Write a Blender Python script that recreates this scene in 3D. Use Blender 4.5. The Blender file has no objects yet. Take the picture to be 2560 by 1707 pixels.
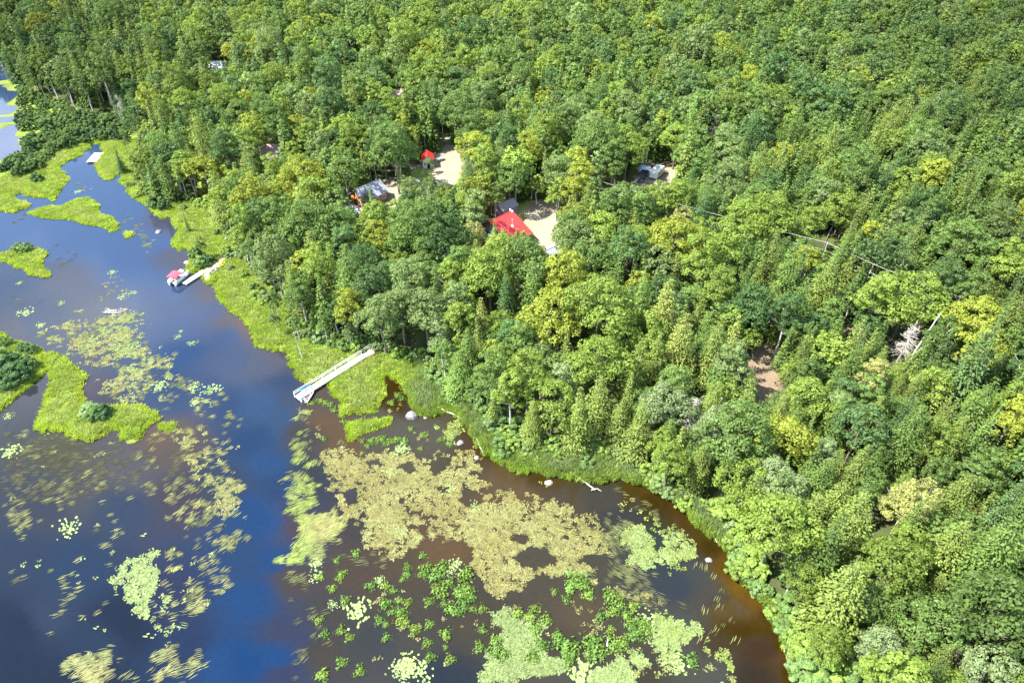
import bpy, math, random
import numpy as np
from mathutils import Vector, Matrix

# ------------------------------------------------------------------ camera, sky, sun, exposure
SC = bpy.context.scene
COL = SC.collection
H_CAM, PITCH, FPX = 95.0, math.radians(40.0), 1730.0      # metres above the pond, tilt below the horizon, focal length in photo pixels
cam_d = bpy.data.cameras.new('camera')
cam_d.sensor_width = 36.0
cam_d.lens = 36.0 * FPX / 2560.0
cam_d.clip_start, cam_d.clip_end = 1.0, 9000.0
cam = bpy.data.objects.new('camera', cam_d)
COL.objects.link(cam)
cam.location = (0, 0, H_CAM)
cam.rotation_euler = (math.radians(90) - PITCH, 0, 0)
SC.camera = cam

SUN_ELEV, SUN_AZ = math.radians(54), math.atan2(-0.97, -0.12)   # azimuth measured from +Y (away from camera) clockwise: sun stands to the left
W = bpy.data.worlds.new('World')
SC.world = W
W.use_nodes = True
wt = W.node_tree
wt.nodes.clear()
def wn(t): return wt.nodes.new(t)
sky = wn('ShaderNodeTexSky')
sky.sky_type = 'NISHITA'
sky.sun_disc = False
sky.sun_elevation = SUN_ELEV
sky.sun_rotation = SUN_AZ
sky.altitude = 400
sky.dust_density = 0.6
sky.ozone_density = 1.5
tc = wn('ShaderNodeTexCoord')
sep = wn('ShaderNodeSeparateXYZ')
wt.links.new(tc.outputs['Generated'], sep.inputs[0])
mx = wn('ShaderNodeMath'); mx.operation = 'MAXIMUM'; mx.inputs[1].default_value = 0.08
wt.links.new(sep.outputs['Z'], mx.inputs[0])
dv = wn('ShaderNodeVectorMath'); dv.operation = 'DIVIDE'
cmb = wn('ShaderNodeCombineXYZ')
for i in range(3): wt.links.new(mx.outputs[0], cmb.inputs[i])
wt.links.new(tc.outputs['Generated'], dv.inputs[0]); wt.links.new(cmb.outputs[0], dv.inputs[1])
cn = wn('ShaderNodeTexNoise'); cn.inputs['Scale'].default_value = 1.1; cn.inputs['Detail'].default_value = 5; cn.inputs['Roughness'].default_value = 0.55
wt.links.new(dv.outputs[0], cn.inputs['Vector'])
cr = wn('ShaderNodeValToRGB')
cr.color_ramp.elements[0].position, cr.color_ramp.elements[1].position = 0.50, 0.66
wt.links.new(cn.outputs['Fac'], cr.inputs[0])
mixc = wn('ShaderNodeMix'); mixc.data_type = 'RGBA'
wt.links.new(cr.outputs['Color'], mixc.inputs['Factor'])
wt.links.new(sky.outputs[0], mixc.inputs['A'])
mixc.inputs['B'].default_value = (8.5, 8.8, 9.3, 1)
bg = wn('ShaderNodeBackground'); bg.inputs['Strength'].default_value = 0.14
wt.links.new(mixc.outputs['Result'], bg.inputs['Color'])
wo = wn('ShaderNodeOutputWorld'); wt.links.new(bg.outputs[0], wo.inputs['Surface'])

sun_d = bpy.data.lights.new('sun', 'SUN')
sun_d.energy = 4.9
sun_d.angle = math.radians(0.53)
sun_d.color = (1.0, 0.955, 0.88)
sun = bpy.data.objects.new('sun', sun_d)
COL.objects.link(sun)
sd_ = Vector((math.sin(SUN_AZ) * math.cos(SUN_ELEV), math.cos(SUN_AZ) * math.cos(SUN_ELEV), math.sin(SUN_ELEV)))
sun.rotation_euler = (-sd_).to_track_quat('-Z', 'Y').to_euler()
sun.location = sd_ * 300

SC.view_settings.view_transform = 'Standard'
SC.view_settings.look = 'None'
SC.view_settings.gamma = 1.0
SC.view_settings.use_curve_mapping = False
SC.view_settings.exposure = 1.85
SC.cycles.max_bounces = 5
SC.cycles.diffuse_bounces = 3
SC.cycles.glossy_bounces = 2
SC.cycles.transmission_bounces = 3
SC.cycles.transparent_max_bounces = 6

rng = np.random.default_rng(7)
random.seed(7)

# ------------------------------------------------------------------ photograph pixel <-> place
CT, ST = math.cos(PITCH), math.sin(PITCH)
def ray(px, py):
    a = (np.asarray(px, float) - 1280.0) / FPX
    b = -(np.asarray(py, float) - 853.5) / FPX
    return a, CT + b * ST, -ST + b * CT
def at(px, py, z=0.0):
    dx, dy, dz = ray(px, py)
    t = (z - H_CAM) / dz
    return np.stack([dx * t, dy * t], -1)
def proj(x, y, z):
    zz = z - H_CAM
    dep = y * CT - zz * ST
    up = y * ST + zz * CT
    dep = np.maximum(dep, 1.0)
    return 1280.0 + FPX * x / dep, 853.5 - FPX * up / dep, FPX / dep

# ------------------------------------------------------------------ shoreline
SHORE = [(-700,150),(-60,165),(10,178),(38,195),(30,215),(18,250),(30,285),(45,310),(40,345),(52,375),(57,381),(40,386),(0,402),(-90,425),(-200,470),(-90,540),(0,525),(16,530),(35,532),(49,526),(65,521),(76,514),(54,506),(35,498),(28,492),(56,480),(65,488),(90,491),(117,495),(133,502),(147,481),(169,451),(161,432),(142,420),(174,400),(204,389),(199,376),(215,378),(225,371),(220,362),(253,358),(256,378),(244,400),(240,412),(246,425),(252,437),(260,448),(275,450),(290,440),(297,430),(308,434),(299,457),(321,468),(321,481),(335,492),(354,506),(373,517),(389,536),(406,547),(422,541),(436,528),(427,544),(433,560),(441,570),(458,565),(447,579),(433,601),(436,615),(447,627),(460,615),(470,620),(482,637),(476,653),(468,672),(468,683),(487,683),(503,678),(500,694),(515,699),(512,707),(526,710),(550,695),(553,699),(540,713),(542,732),(558,754),(572,776),(591,789),(615,800),(626,816),(634,846),(645,866),(680,872),(712,880),(724,895),(733,917),(741,938),(754,955),(768,962),(790,955),(814,947),(825,950),(822,965),(828,985),(852,998),(858,1017),(854,1039),(866,1031),(907,1034),(940,1028),(948,1009),(961,990),(956,957),(953,938),(967,933),(989,949),(1008,971),(1027,996),(1035,1023),(1043,1031),(1065,1042),(1087,1042),(1095,1028),(1114,1031),(1130,1031),(1152,1050),(1171,1072),(1179,1091),(1190,1110),(1209,1134),(1239,1148),(1250,1159),(1280,1175),(1294,1179),(1313,1185),(1329,1172),(1348,1180),(1375,1192),(1430,1196),(1471,1205),(1511,1208),(1539,1192),(1574,1205),(1607,1211),(1631,1222),(1661,1235),(1688,1260),(1713,1279),(1720,1290),(1757,1326),(1784,1351),(1819,1370),(1833,1397),(1837,1422),(1855,1452),(1879,1476),(1895,1498),(1909,1511),(1920,1533),(1936,1569),(1950,1593),(1961,1629),(1978,1648),(1980,1680),(1991,1705),(2010,1760),(2060,1900)]
ISLETS = [
 [(73,533),(95,524),(128,515),(152,520),(169,509),(191,499),(218,496),(234,506),(248,520),(240,529),(256,541),(280,544),(283,552),(294,560),(297,571),(280,579),(261,569),(245,565),(212,560),(180,550),(152,547),(117,547),(90,540)],
 [(312,585),(316,578),(325,578),(331,585),(327,592),(317,593)],
 [(-10,640),(25,628),(49,620),(82,620),(120,634),(106,645),(103,664),(117,678),(124,692),(103,691),(76,686),(65,673),(35,667),(19,652),(-10,655)],
 [(-260,800),(-30,828),(0,835),(35,852),(68,862),(95,870),(106,881),(101,895),(114,917),(106,938),(87,957),(54,979),(25,1004),(0,1028),(-60,1060),(-300,1050)],
 [(109,898),(123,885),(144,889),(169,903),(191,922),(211,944),(210,960),(199,977),(202,993),(196,1001),(210,1001),(231,1015),(267,1019),(289,1016),(327,1013),(357,1017),(376,1028),(398,1042),(403,1050),(381,1057),(365,1064),(357,1083),(343,1099),(332,1111),(313,1111),(305,1096),(302,1075),(289,1072),(278,1066),(267,1080),(245,1094),(223,1107),(191,1099),(166,1083),(161,1072),(136,1077),(133,1064),(109,1080),(91,1069),(101,1045),(114,1017),(117,990),(128,966),(123,928),(109,908)],
 [(400,1064),(430,1058),(437,1069),(425,1080),(403,1075)],
 [(871,1060),(912,1052),(978,1045),(969,1058),(948,1072),(907,1080),(880,1105),(874,1095)],
 [(-20,198),(6,200),(12,215),(8,232),(-20,238)],
 [(-20,288),(8,292),(13,312),(8,325),(-20,330)],
]
def wpoly(pts, z=0.0):
    p = np.array(pts, float)
    return at(p[:, 0], p[:, 1], z)
main = wpoly(SHORE)
main = np.concatenate([main, [[95, 0], [160, -600], [4000, -600], [4000, 5000], [-4000, 5000], [-4000, main[0, 1]]]])
LAND = [main] + [wpoly(p) for p in ISLETS]

def sdist_poly(P, poly):
    """signed distance, positive inside"""
    x, y = P[:, 0], P[:, 1]
    best = np.full(len(P), 1e18)
    ins = np.zeros(len(P), bool)
    a = poly; b = np.roll(poly, -1, 0)
    for (ax, ay), (bx, by) in zip(a, b):
        ex, ey = bx - ax, by - ay
        t = np.clip(((x - ax) * ex + (y - ay) * ey) / (ex * ex + ey * ey + 1e-12), 0, 1)
        d = (x - ax - t * ex) ** 2 + (y - ay - t * ey) ** 2
        np.minimum(best, d, out=best)
        c = (ay > y) != (by > y)
        if c.any():
            xi = ax + (y - ay) / (by - ay + 1e-30) * ex
            ins ^= c & (x < xi)
    d = np.sqrt(best)
    return np.where(ins, d, -d)
def wob(P, s, seed=0):
    """smooth value noise 0..1"""
    q = P * s + seed * 17.31
    i = np.floor(q).astype(np.int64); f = q - i
    f = f * f * (3 - 2 * f)
    def h(ix, iy):
        n = (ix * 374761393 + iy * 668265263 + seed * 974711) & 0x7fffffff
        n = ((n ^ (n >> 13)) * 1274126177) & 0x7fffffff
        n = n ^ (n >> 16)
        return (n & 0xffff) / 65535.0
    a = h(i[:, 0], i[:, 1]); b = h(i[:, 0] + 1, i[:, 1]); c = h(i[:, 0], i[:, 1] + 1); d = h(i[:, 0] + 1, i[:, 1] + 1)
    return (a * (1 - f[:, 0]) + b * f[:, 0]) * (1 - f[:, 1]) + (c * (1 - f[:, 0]) + d * f[:, 0]) * f[:, 1]
def fbm(P, s, seed=0, o=3):
    v = 0; a = 0.5; t = 0
    for k in range(o):
        v = v + a * wob(P, s * 2 ** k, seed + k * 5); t += a; a *= 0.55
    return v / t
def sdist(P):
    P = np.asarray(P, float)
    s = sdist_poly(P, LAND[0])
    for q in LAND[1:]:
        s = np.maximum(s, sdist_poly(P, q))
    return s + (wob(P, 0.9, 3) - 0.5) * 0.5
def hgt_s(P, s):
    n = (wob(P, 0.05, 11) - 0.5) * 1.6 * np.clip((s - 8) / 20, 0, 1)
    land = 0.04 + 0.3 * np.clip(s / 1.2, 0, 1) + 3.6 * (1 - np.exp(-np.maximum(s - 7, 0) / 32)) + 0.018 * np.clip(s - 7, 0, 500) + n
    water = -0.02 - 0.9 * (1 - np.exp(np.minimum(s, 0) / 1.5))
    return np.where(s > 0, land, water)
def hgt(P):
    P = np.atleast_2d(np.asarray(P, float))
    return hgt_s(P, sdist(P))
def on_ground(px, py):
    """points of the terrain seen at photo pixels"""
    px = np.atleast_1d(np.asarray(px, float)); py = np.atleast_1d(np.asarray(py, float))
    z = np.zeros(len(px))
    for _ in range(7):
        P = at(px, py, z); z = 0.4 * z + 0.6 * hgt(P)
    P = at(px, py, z)
    return np.concatenate([P, hgt(P)[:, None]], 1)
def g1(px, py):
    return Vector(on_ground(px, py)[0])
def inpoly(P, poly):
    poly = np.asarray(poly, float)
    x, y = P[..., 0], P[..., 1]
    ins = np.zeros(x.shape, bool)
    b = np.roll(poly, -1, 0)
    for (ax, ay), (bx, by) in zip(poly, b):
        c = (ay > y) != (by > y)
        ins ^= c & (x < ax + (y - ay) / (by - ay + 1e-30) * (bx - ax))
    return ins

# ------------------------------------------------------------------ materials
def mat(name):
    m = bpy.data.materials.new(name); m.use_nodes = True
    nt = m.node_tree; nt.nodes.clear()
    out = nt.nodes.new('ShaderNodeOutputMaterial')
    return m, nt, out
def paint(name, col, rough=0.6, metal=0.0, var=0.12, scale=3.0, bump=0.0, spec=0.4):
    m, nt, out = mat(name)
    p = nt.nodes.new('ShaderNodeBsdfPrincipled')
    p.inputs['Roughness'].default_value = rough; p.inputs['Metallic'].default_value = metal
    p.inputs['Specular IOR Level'].default_value = spec
    t = nt.nodes.new('ShaderNodeTexCoord')
    n = nt.nodes.new('ShaderNodeTexNoise'); n.inputs['Scale'].default_value = scale; n.inputs['Detail'].default_value = 4
    nt.links.new(t.outputs['Object'], n.inputs['Vector'])
    r = nt.nodes.new('ShaderNodeMapRange'); r.inputs['To Min'].default_value = 1 - var; r.inputs['To Max'].default_value = 1 + var
    nt.links.new(n.outputs['Fac'], r.inputs['Value'])
    v = nt.nodes.new('ShaderNodeVectorMath'); v.operation = 'SCALE'; v.inputs[0].default_value = col
    nt.links.new(r.outputs[0], v.inputs['Scale'])
    nt.links.new(v.outputs[0], p.inputs['Base Color'])
    if bump:
        b = nt.nodes.new('ShaderNodeBump'); b.inputs['Strength'].default_value = bump
        nt.links.new(n.outputs['Fac'], b.inputs['Height']); nt.links.new(b.outputs[0], p.inputs['Normal'])
    nt.links.new(p.outputs[0], out.inputs[0])
    return m
def leaf_mat(name, lo=0.62, hi=1.38, trans=0.42, gloss=0.012, rough=0.55):
    """foliage: colour comes from the plant's own tint, varied leaf by leaf"""
    m, nt, out = mat(name)
    a = nt.nodes.new('ShaderNodeAttribute'); a.attribute_type = 'INSTANCER'; a.attribute_name = 'tint'
    v = nt.nodes.new('ShaderNodeAttribute'); v.attribute_type = 'GEOMETRY'; v.attribute_name = 'var'
    r = nt.nodes.new('ShaderNodeMapRange'); r.inputs['To Min'].default_value = lo; r.inputs['To Max'].default_value = hi
    nt.links.new(v.outputs['Fac'], r.inputs['Value'])
    s = nt.nodes.new('ShaderNodeVectorMath'); s.operation = 'SCALE'
    nt.links.new(a.outputs['Color'], s.inputs[0]); nt.links.new(r.outputs[0], s.inputs['Scale'])
    d = nt.nodes.new('ShaderNodeBsdfDiffuse'); nt.links.new(s.outputs[0], d.inputs['Color'])
    tm = nt.nodes.new('ShaderNodeVectorMath'); tm.operation = 'MULTIPLY'; tm.inputs[1].default_value = (1.2, 1.15, 0.75)
    nt.links.new(s.outputs[0], tm.inputs[0])
    t = nt.nodes.new('ShaderNodeBsdfTranslucent'); nt.links.new(tm.outputs[0], t.inputs['Color'])
    mixn = nt.nodes.new('ShaderNodeMixShader'); mixn.inputs[0].default_value = trans
    nt.links.new(d.outputs[0], mixn.inputs[1]); nt.links.new(t.outputs[0], mixn.inputs[2])
    gl = nt.nodes.new('ShaderNodeBsdfGlossy'); gl.inputs['Roughness'].default_value = rough
    m2 = nt.nodes.new('ShaderNodeMixShader'); m2.inputs[0].default_value = gloss
    nt.links.new(mixn.outputs[0], m2.inputs[1]); nt.links.new(gl.outputs[0], m2.inputs[2])
    nt.links.new(m2.outputs[0], out.inputs[0])
    return m
M_LEAF = leaf_mat('foliage')
M_NEEDLE = leaf_mat('needles', trans=0.28, gloss=0.012)
M_GRASS = leaf_mat('grass_blades', 0.6, 1.4, 0.45, 0.01)
M_PAD = leaf_mat('floating_leaves', 0.6, 1.35, 0.05, 0.02, 0.4)
M_BARK = paint('bark', (0.15, 0.125, 0.10), 0.9, var=0.35, scale=6)
M_BARKP = paint('pale_bark', (0.42, 0.40, 0.36), 0.8, var=0.3, scale=5)
M_DEAD = paint('dead_wood', (0.40, 0.37, 0.34), 0.9, var=0.25, scale=4)
M_WHITE = paint('white_paint', (0.80, 0.79, 0.76), 0.5, var=0.05)
M_DOCK = paint('dock_boards', (0.66, 0.64, 0.60), 0.75, var=0.12, scale=1.5)
M_RED = paint('red_metal_roof', (0.62, 0.035, 0.03), 0.42, var=0.08, scale=0.8, spec=0.5)
M_REDC = paint('red_canvas', (0.60, 0.05, 0.08), 0.8, var=0.05)
M_GREYROOF = paint('grey_roofing', (0.27, 0.275, 0.315), 0.6, var=0.1, scale=1.2)
M_PINKROOF = paint('faded_red_roofing', (0.40, 0.28, 0.27), 0.6, var=0.12, scale=1.2)
M_LOG = paint('honey_log_wall', (0.48, 0.20, 0.05), 0.65, var=0.2, scale=2)
M_GREYWALL = paint('grey_siding', (0.22, 0.22, 0.24), 0.75, var=0.1, scale=2)
M_TANWALL = paint('tan_wall', (0.36, 0.30, 0.24), 0.75, var=0.1)
M_DARK = paint('dark_opening', (0.03, 0.03, 0.035), 0.6, var=0.1)
M_GLASS = paint('window_glass', (0.05, 0.065, 0.08), 0.08, var=0.05, spec=0.8)
M_BLACKCAR = paint('black_car_paint', (0.018, 0.022, 0.035), 0.2, var=0.05, spec=0.8)
M_RUBBER = paint('rubber', (0.02, 0.02, 0.02), 0.85)
M_CHROME = paint('alloy', (0.55, 0.55, 0.56), 0.3, metal=0.9)
M_ALU = paint('aluminium', (0.60, 0.61, 0.62), 0.4, metal=0.5)
M_YELLOW = paint('yellow_plastic', (0.72, 0.60, 0.03), 0.4)
M_GREYBOAT = paint('grey_green_hull', (0.22, 0.25, 0.22), 0.5)
M_BROWNBOAT = paint('tan_wood_hull', (0.46, 0.30, 0.19), 0.6)
M_TEAL = paint('teal_paint', (0.10, 0.42, 0.36), 0.6)
M_BLUE = paint('blue_plastic', (0.16, 0.42, 0.55), 0.5)
M_TARP = paint('pale_blue_tarp', (0.42, 0.52, 0.66), 0.5, var=0.2, scale=2)
M_ROCK = paint('granite', (0.19, 0.175, 0.16), 0.85, var=0.22, scale=3, bump=0.4)
M_POLE = paint('weathered_pole', (0.36, 0.28, 0.22), 0.9, var=0.2)
M_WIRE = paint('wire', (0.45, 0.46, 0.48), 0.5)
M_LIGHT = paint('lamp_lens', (0.75, 0.74, 0.7), 0.15)
M_TAIL = paint('red_lens', (0.4, 0.02, 0.02), 0.2)

# ------------------------------------------------------------------ mesh helpers
def link(o, parent=None):
    COL.objects.link(o)
    if parent is not None: o.parent = parent
    return o
def np_mesh(name, V, F, mats, var=None, midx=None):
    """V (n,3), F (m,k) array of equal polygons"""
    me = bpy.data.meshes.new(name)
    F = np.asarray(F, np.int32); V = np.asarray(V, np.float32)
    k = F.shape[1]
    me.vertices.add(len(V)); me.vertices.foreach_set('co', V.ravel())
    me.loops.add(F.size); me.loops.foreach_set('vertex_index', F.ravel())
    me.polygons.add(len(F)); me.polygons.foreach_set('loop_start', np.arange(0, F.size, k, dtype=np.int32))
    for m in mats: me.materials.append(m)
    if midx is not None: me.polygons.foreach_set('material_index', np.asarray(midx, np.int32))
    me.update(calc_edges=True)
    if var is not None:
        at_ = me.attributes.new('var', 'FLOAT', 'FACE'); at_.data.foreach_set('value', np.asarray(var, np.float32))
    return me
def tag(o, label=None, cat=None, group=None, kind=None):
    if label: o['label'] = label
    if cat: o['category'] = cat
    if group: o['group'] = group
    if kind: o['kind'] = kind
    return o
def empty(name, loc, rz=0.0):
    o = bpy.data.objects.new(name, None); o.empty_display_size = 0.3
    o.location = loc; o.rotation_euler = (0, 0, rz)
    return link(o)
class MB:
    def __init__(s): s.v = []; s.f = []
    def add(s, vs, fs):
        n = len(s.v); s.v += [tuple(v) for v in vs]; s.f += [tuple(i + n for i in f) for f in fs]; return s
    def hexa(s, p):   # 4 bottom (ccw from above) then 4 top
        return s.add(p, [(3,2,1,0),(4,5,6,7),(0,1,5,4),(1,2,6,5),(2,3,7,6),(3,0,4,7)])
    def box(s, x0, x1, y0, y1, z0, z1):
        return s.hexa([(x0,y0,z0),(x1,y0,z0),(x1,y1,z0),(x0,y1,z0),(x0,y0,z1),(x1,y0,z1),(x1,y1,z1),(x0,y1,z1)])
    def slab(s, q, th):   # a quad in space given thickness along its normal (downwards)
        q = [Vector(a) for a in q]; n = (q[1]-q[0]).cross(q[2]-q[0]).normalized() * th
        return s.hexa([a - n for a in q] + q)
    def prism(s, poly, y0, y1):   # polygon in xz extruded along y
        n = len(poly)
        vs = [(x, y0, z) for x, z in poly] + [(x, y1, z) for x, z in poly]
        fs = [tuple(range(n)), tuple(range(2*n-1, n-1, -1))] + [(i, i+n, (i+1)%n+n, (i+1)%n) for i in range(n)]
        return s.add(vs, fs)
    def tube(s, p0, p1, r0, r1=None, n=7, cap=True):
        p0, p1 = Vector(p0), Vector(p1); r1 = r0 if r1 is None else r1
        d = (p1-p0).normalized(); u = d.orthogonal().normalized(); w = d.cross(u)
        vs = [p0 + (u*math.cos(2*math.pi*i/n) + w*math.sin(2*math.pi*i/n))*r0 for i in range(n)]
        vs += [p1 + (u*math.cos(2*math.pi*i/n) + w*math.sin(2*math.pi*i/n))*r1 for i in range(n)]
        fs = [(i, (i+1)%n, (i+1)%n+n, i+n) for i in range(n)]
        if cap: fs += [tuple(range(n-1,-1,-1)), tuple(range(n, 2*n))]
        return s.add(vs, fs)
    def path(s, pts, r, n=6):
        m = len(pts)
        for i in range(m-1):
            ra = r(i/(m-1)) if callable(r) else r; rb = r((i+1)/(m-1)) if callable(r) else r
            s.tube(pts[i], pts[i+1], ra, rb, n)
        return s
    def build(s, name, m, parent=None, smooth=False):
        me = bpy.data.meshes.new(name); me.from_pydata(s.v, [], s.f); me.materials.append(m); me.update()
        if smooth: me.polygons.foreach_set('use_smooth', [True]*len(me.polygons))
        return link(bpy.data.objects.new(name, me), parent)

# ------------------------------------------------------------------ the ground: one sheet, pond bed included
OPEN_SEEN = {   # photo outlines of open ground as it is seen between the trees
 'cabin_yard': [(868,512),(884,472),(946,444),(962,446),(988,455),(1000,490),(985,508),(958,508),(930,492),(905,522),(885,527)],
 'drive': [(1020,420),(1052,392),(1060,372),(1085,382),(1100,350),(1125,350),(1138,372),(1147,395),(1150,425),(1132,455),(1105,470),(1070,482),(1050,470),(1055,440),(1030,430)],
 'red_house': [(1205,578),(1213,553),(1272,526),(1300,505),(1385,512),(1390,545),(1377,580),(1376,605),(1396,625),(1396,642),(1368,642),(1352,612),(1328,583),(1270,588),(1262,570),(1240,572),(1225,592)],
 'camper_yard': [(1555,472),(1578,430),(1588,420),(1618,402),(1650,402),(1688,425),(1690,448),(1656,470),(1640,482),(1600,474),(1570,482)],
 'chips': [(1880,905),(1893,870),(1925,862),(1946,888),(1942,930),(1926,992),(1912,992),(1897,955),(1878,935)],
 'spot': [(2115,808),(2138,788),(2150,798),(2132,825),(2112,828)],
 'pink': [(657,362),(694,360),(690,385),(676,400),(666,412),(659,388)],
 'shore_path': [(2114,1638),(2128,1596),(2140,1570),(2150,1572),(2140,1610),(2128,1648)],
 'far_roof': [(520,150),(578,150),(574,166),(524,166)],
 'far_cottage': [(974,222),(1006,222),(1002,246),(978,246)],
 'pole': [(2052,604),(2076,604),(2074,625),(2062,652),(2050,650)],
 'wire_gap': [(1935,570),(2050,600),(2050,616),(1935,590)],
 'wire_gap2': [(1488,446),(1590,474),(1590,486),(1488,466)],
 'snag': [(2222,868),(2245,815),(2278,800),(2312,820),(2290,870)],
 'snag2': [(1704,1012),(1724,1006),(1736,1050),(1722,1095),(1708,1080)],
 'snag3': [(1764,306),(1784,304),(1784,345),(1768,350)],
}
GRAVEL = [
 [(1095,345),(1130,345),(1145,372),(1158,400),(1158,440),(1120,470),(1085,500),(1045,520),(1000,530),(970,540),(945,520),(965,495),(945,455),(975,445),(1010,462),(1050,470),(1080,440),(1092,415),(1035,425),(960,430),(1040,400),(1080,392)],
 [(1330,500),(1400,500),(1400,560),(1392,600),(1400,640),(1360,650),(1345,610),(1325,575),(1310,545)],
 [(1570,500),(1575,460),(1600,440),(1640,415),(1690,420),(1690,450),(1660,480),(1645,520),(1600,540)],
 [(505,694),(520,702),(535,680),(560,655),(590,635),(612,618),(618,612),(600,614),(566,625),(560,640),(530,658),(512,674)],
 [(868,530),(880,505),(905,515),(915,540),(890,545)],
]
DRYGRASS = [[(1255,520),(1330,500),(1400,498),(1405,600),(1330,600),(1290,560)], [(1010,440),(1060,400),(1100,360),(1140,360),(1160,420),(1120,490),(1000,520)], [(500,694),(520,660),(560,640),(566,650),(530,690)],
            [(905,560),(930,535),(960,500),(1000,500),(990,540),(930,570)]]
CHIPS = [[(1870,905),(1893,865),(1925,855),(1955,888),(1955,945),(1940,1020),(1900,1010),(1880,945)], [(1570,440),(1600,415),(1650,395),(1690,410),(1660,420),(1620,425),(1590,445)], [(2100,835),(2138,780),(2160,795),(2135,840)],
         [(2130,1570),(2150,1540),(2175,1560),(2165,1590)], [(1745,1060),(1765,1060),(1765,1100),(1745,1100)]]
# the edge of the woods along the water, as the foot of the trees is seen
TREELINE = [(-400,170),(40,190),(95,235),(160,262),(235,285),(300,300),(345,330),(352,372),(325,405),(330,455),(360,485),(405,512),(445,505),(520,500),(556,545),(590,625),(640,700),(700,742),(735,790),(800,836),(885,852),(960,858),(1000,878),(1060,905),(1108,955),(1170,1000),(1200,1040),(1260,1092),(1330,1125),(1430,1125),(1500,1128),(1560,1152),(1620,1175),(1650,1205),(1700,1232),(1770,1262),(1830,1312),(1846,1370),(1888,1455),(1930,1510),(1985,1590),(2005,1680),(2040,1770)]
MEADOW_SEEN = TREELINE + [(2040,2200),(-900,2200),(-900,170)]

def axis(lo, hi, step, far0, far1):
    mid = list(np.arange(lo, hi + 0.01, step))
    a = []; x = lo; s = step
    while x > far0: s *= 1.22; x -= s; a.append(x)
    b = []; x = mid[-1]; s = step
    while x < far1: s *= 1.22; x += s; b.append(x)
    return np.array(a[::-1] + mid + b)
gx = axis(-150, 105, 1.1, -4500, 4500); gy = axis(32, 250, 1.1, -500, 6000)
GX, GY = np.meshgrid(gx, gy)
GP = np.stack([GX.ravel(), GY.ravel()], -1)
GS = sdist(GP); GZ = hgt_s(GP, GS)
nx, ny = len(gx), len(gy)
idx = np.arange(nx * ny).reshape(ny, nx)
GF = np.stack([idx[:-1, :-1], idx[:-1, 1:], idx[1:, 1:], idx[1:, :-1]], -1).reshape(-1, 4)
qx, qy, qs = proj(GP[:, 0], GP[:, 1], GZ)
Q = np.stack([qx, qy], -1)
ok = GP[:, 1] > 5
gc = np.tile(np.array([0.048, 0.056, 0.022]), (len(GP), 1))
n1 = fbm(GP, 0.25, 21); n2 = fbm(GP, 0.6, 22)
gc = gc * (0.6 + 0.9 * n2)[:, None] + np.outer(np.clip(n1 - 0.45, 0, 1), [0.05, 0.11, 0.0])
md = inpoly(Q, MEADOW_SEEN) & ok & (GS > 0)
lime = np.array([0.135, 0.18, 0.03]) ; sed = np.array([0.14, 0.19, 0.065])
wl = np.clip((qx - 1000) / 250, 0, 1)[:, None]
gc[md] = ((lime * (1 - wl) + sed * wl) * (0.7 + 0.6 * n2)[:, None])[md]
for k, (polys, c) in enumerate([(DRYGRASS, (0.28, 0.26, 0.10)), (CHIPS, (0.17, 0.128, 0.085)), (GRAVEL, (0.25, 0.215, 0.155))]):
    for pl in polys:
        pl = np.array(pl, float)
        wig = Q + (np.stack([n1, n2], -1) - 0.5) * 14
        ins = inpoly(wig, pl) & ok & (GS > 0)
        cc = np.array(c) * (0.8 + 0.4 * n2)[:, None]
        if k == 0:
            gm = np.clip((n1 - 0.4) * 4, 0, 1)[:, None]; cc = cc * (1 - gm) + np.array([0.17, 0.22, 0.05]) * gm
        gc[ins] = cc[ins]
gc[GS <= 0] = [0.05, 0.038, 0.028]
me = np_mesh('ground', np.concatenate([GP, GZ[:, None]], 1), GF, [])
ca = me.color_attributes.new('soil', 'FLOAT_COLOR', 'POINT')
ca.data.foreach_set('color', np.concatenate([gc, np.ones((len(gc), 1))], 1).astype(np.float32).ravel())
me.polygons.foreach_set('use_smooth', np.ones(len(GF), bool))
m, nt, out = mat('soil')
a = nt.nodes.new('ShaderNodeAttribute'); a.attribute_name = 'soil'
tcn = nt.nodes.new('ShaderNodeTexCoord')
n = nt.nodes.new('ShaderNodeTexNoise'); n.inputs['Scale'].default_value = 1.7; n.inputs['Detail'].default_value = 6; n.inputs['Roughness'].default_value = 0.7
nt.links.new(tcn.outputs['Object'], n.inputs['Vector'])
r = nt.nodes.new('ShaderNodeMapRange'); r.inputs['To Min'].default_value = 0.55; r.inputs['To Max'].default_value = 1.45
nt.links.new(n.outputs['Fac'], r.inputs['Value'])
v = nt.nodes.new('ShaderNodeVectorMath'); v.operation = 'SCALE'
nt.links.new(a.outputs['Color'], v.inputs[0]); nt.links.new(r.outputs[0], v.inputs['Scale'])
p = nt.nodes.new('ShaderNodeBsdfPrincipled'); p.inputs['Roughness'].default_value = 0.95; p.inputs['Specular IOR Level'].default_value = 0.1
bp = nt.nodes.new('ShaderNodeBump'); bp.inputs['Strength'].default_value = 0.5; bp.inputs['Distance'].default_value = 0.2
nt.links.new(n.outputs['Fac'], bp.inputs['Height']); nt.links.new(bp.outputs[0], p.inputs['Normal'])
nt.links.new(v.outputs[0], p.inputs['Base Color']); nt.links.new(p.outputs[0], out.inputs[0])
me.materials.append(m)
tag(link(bpy.data.objects.new('ground', me)), kind='structure')

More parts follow.
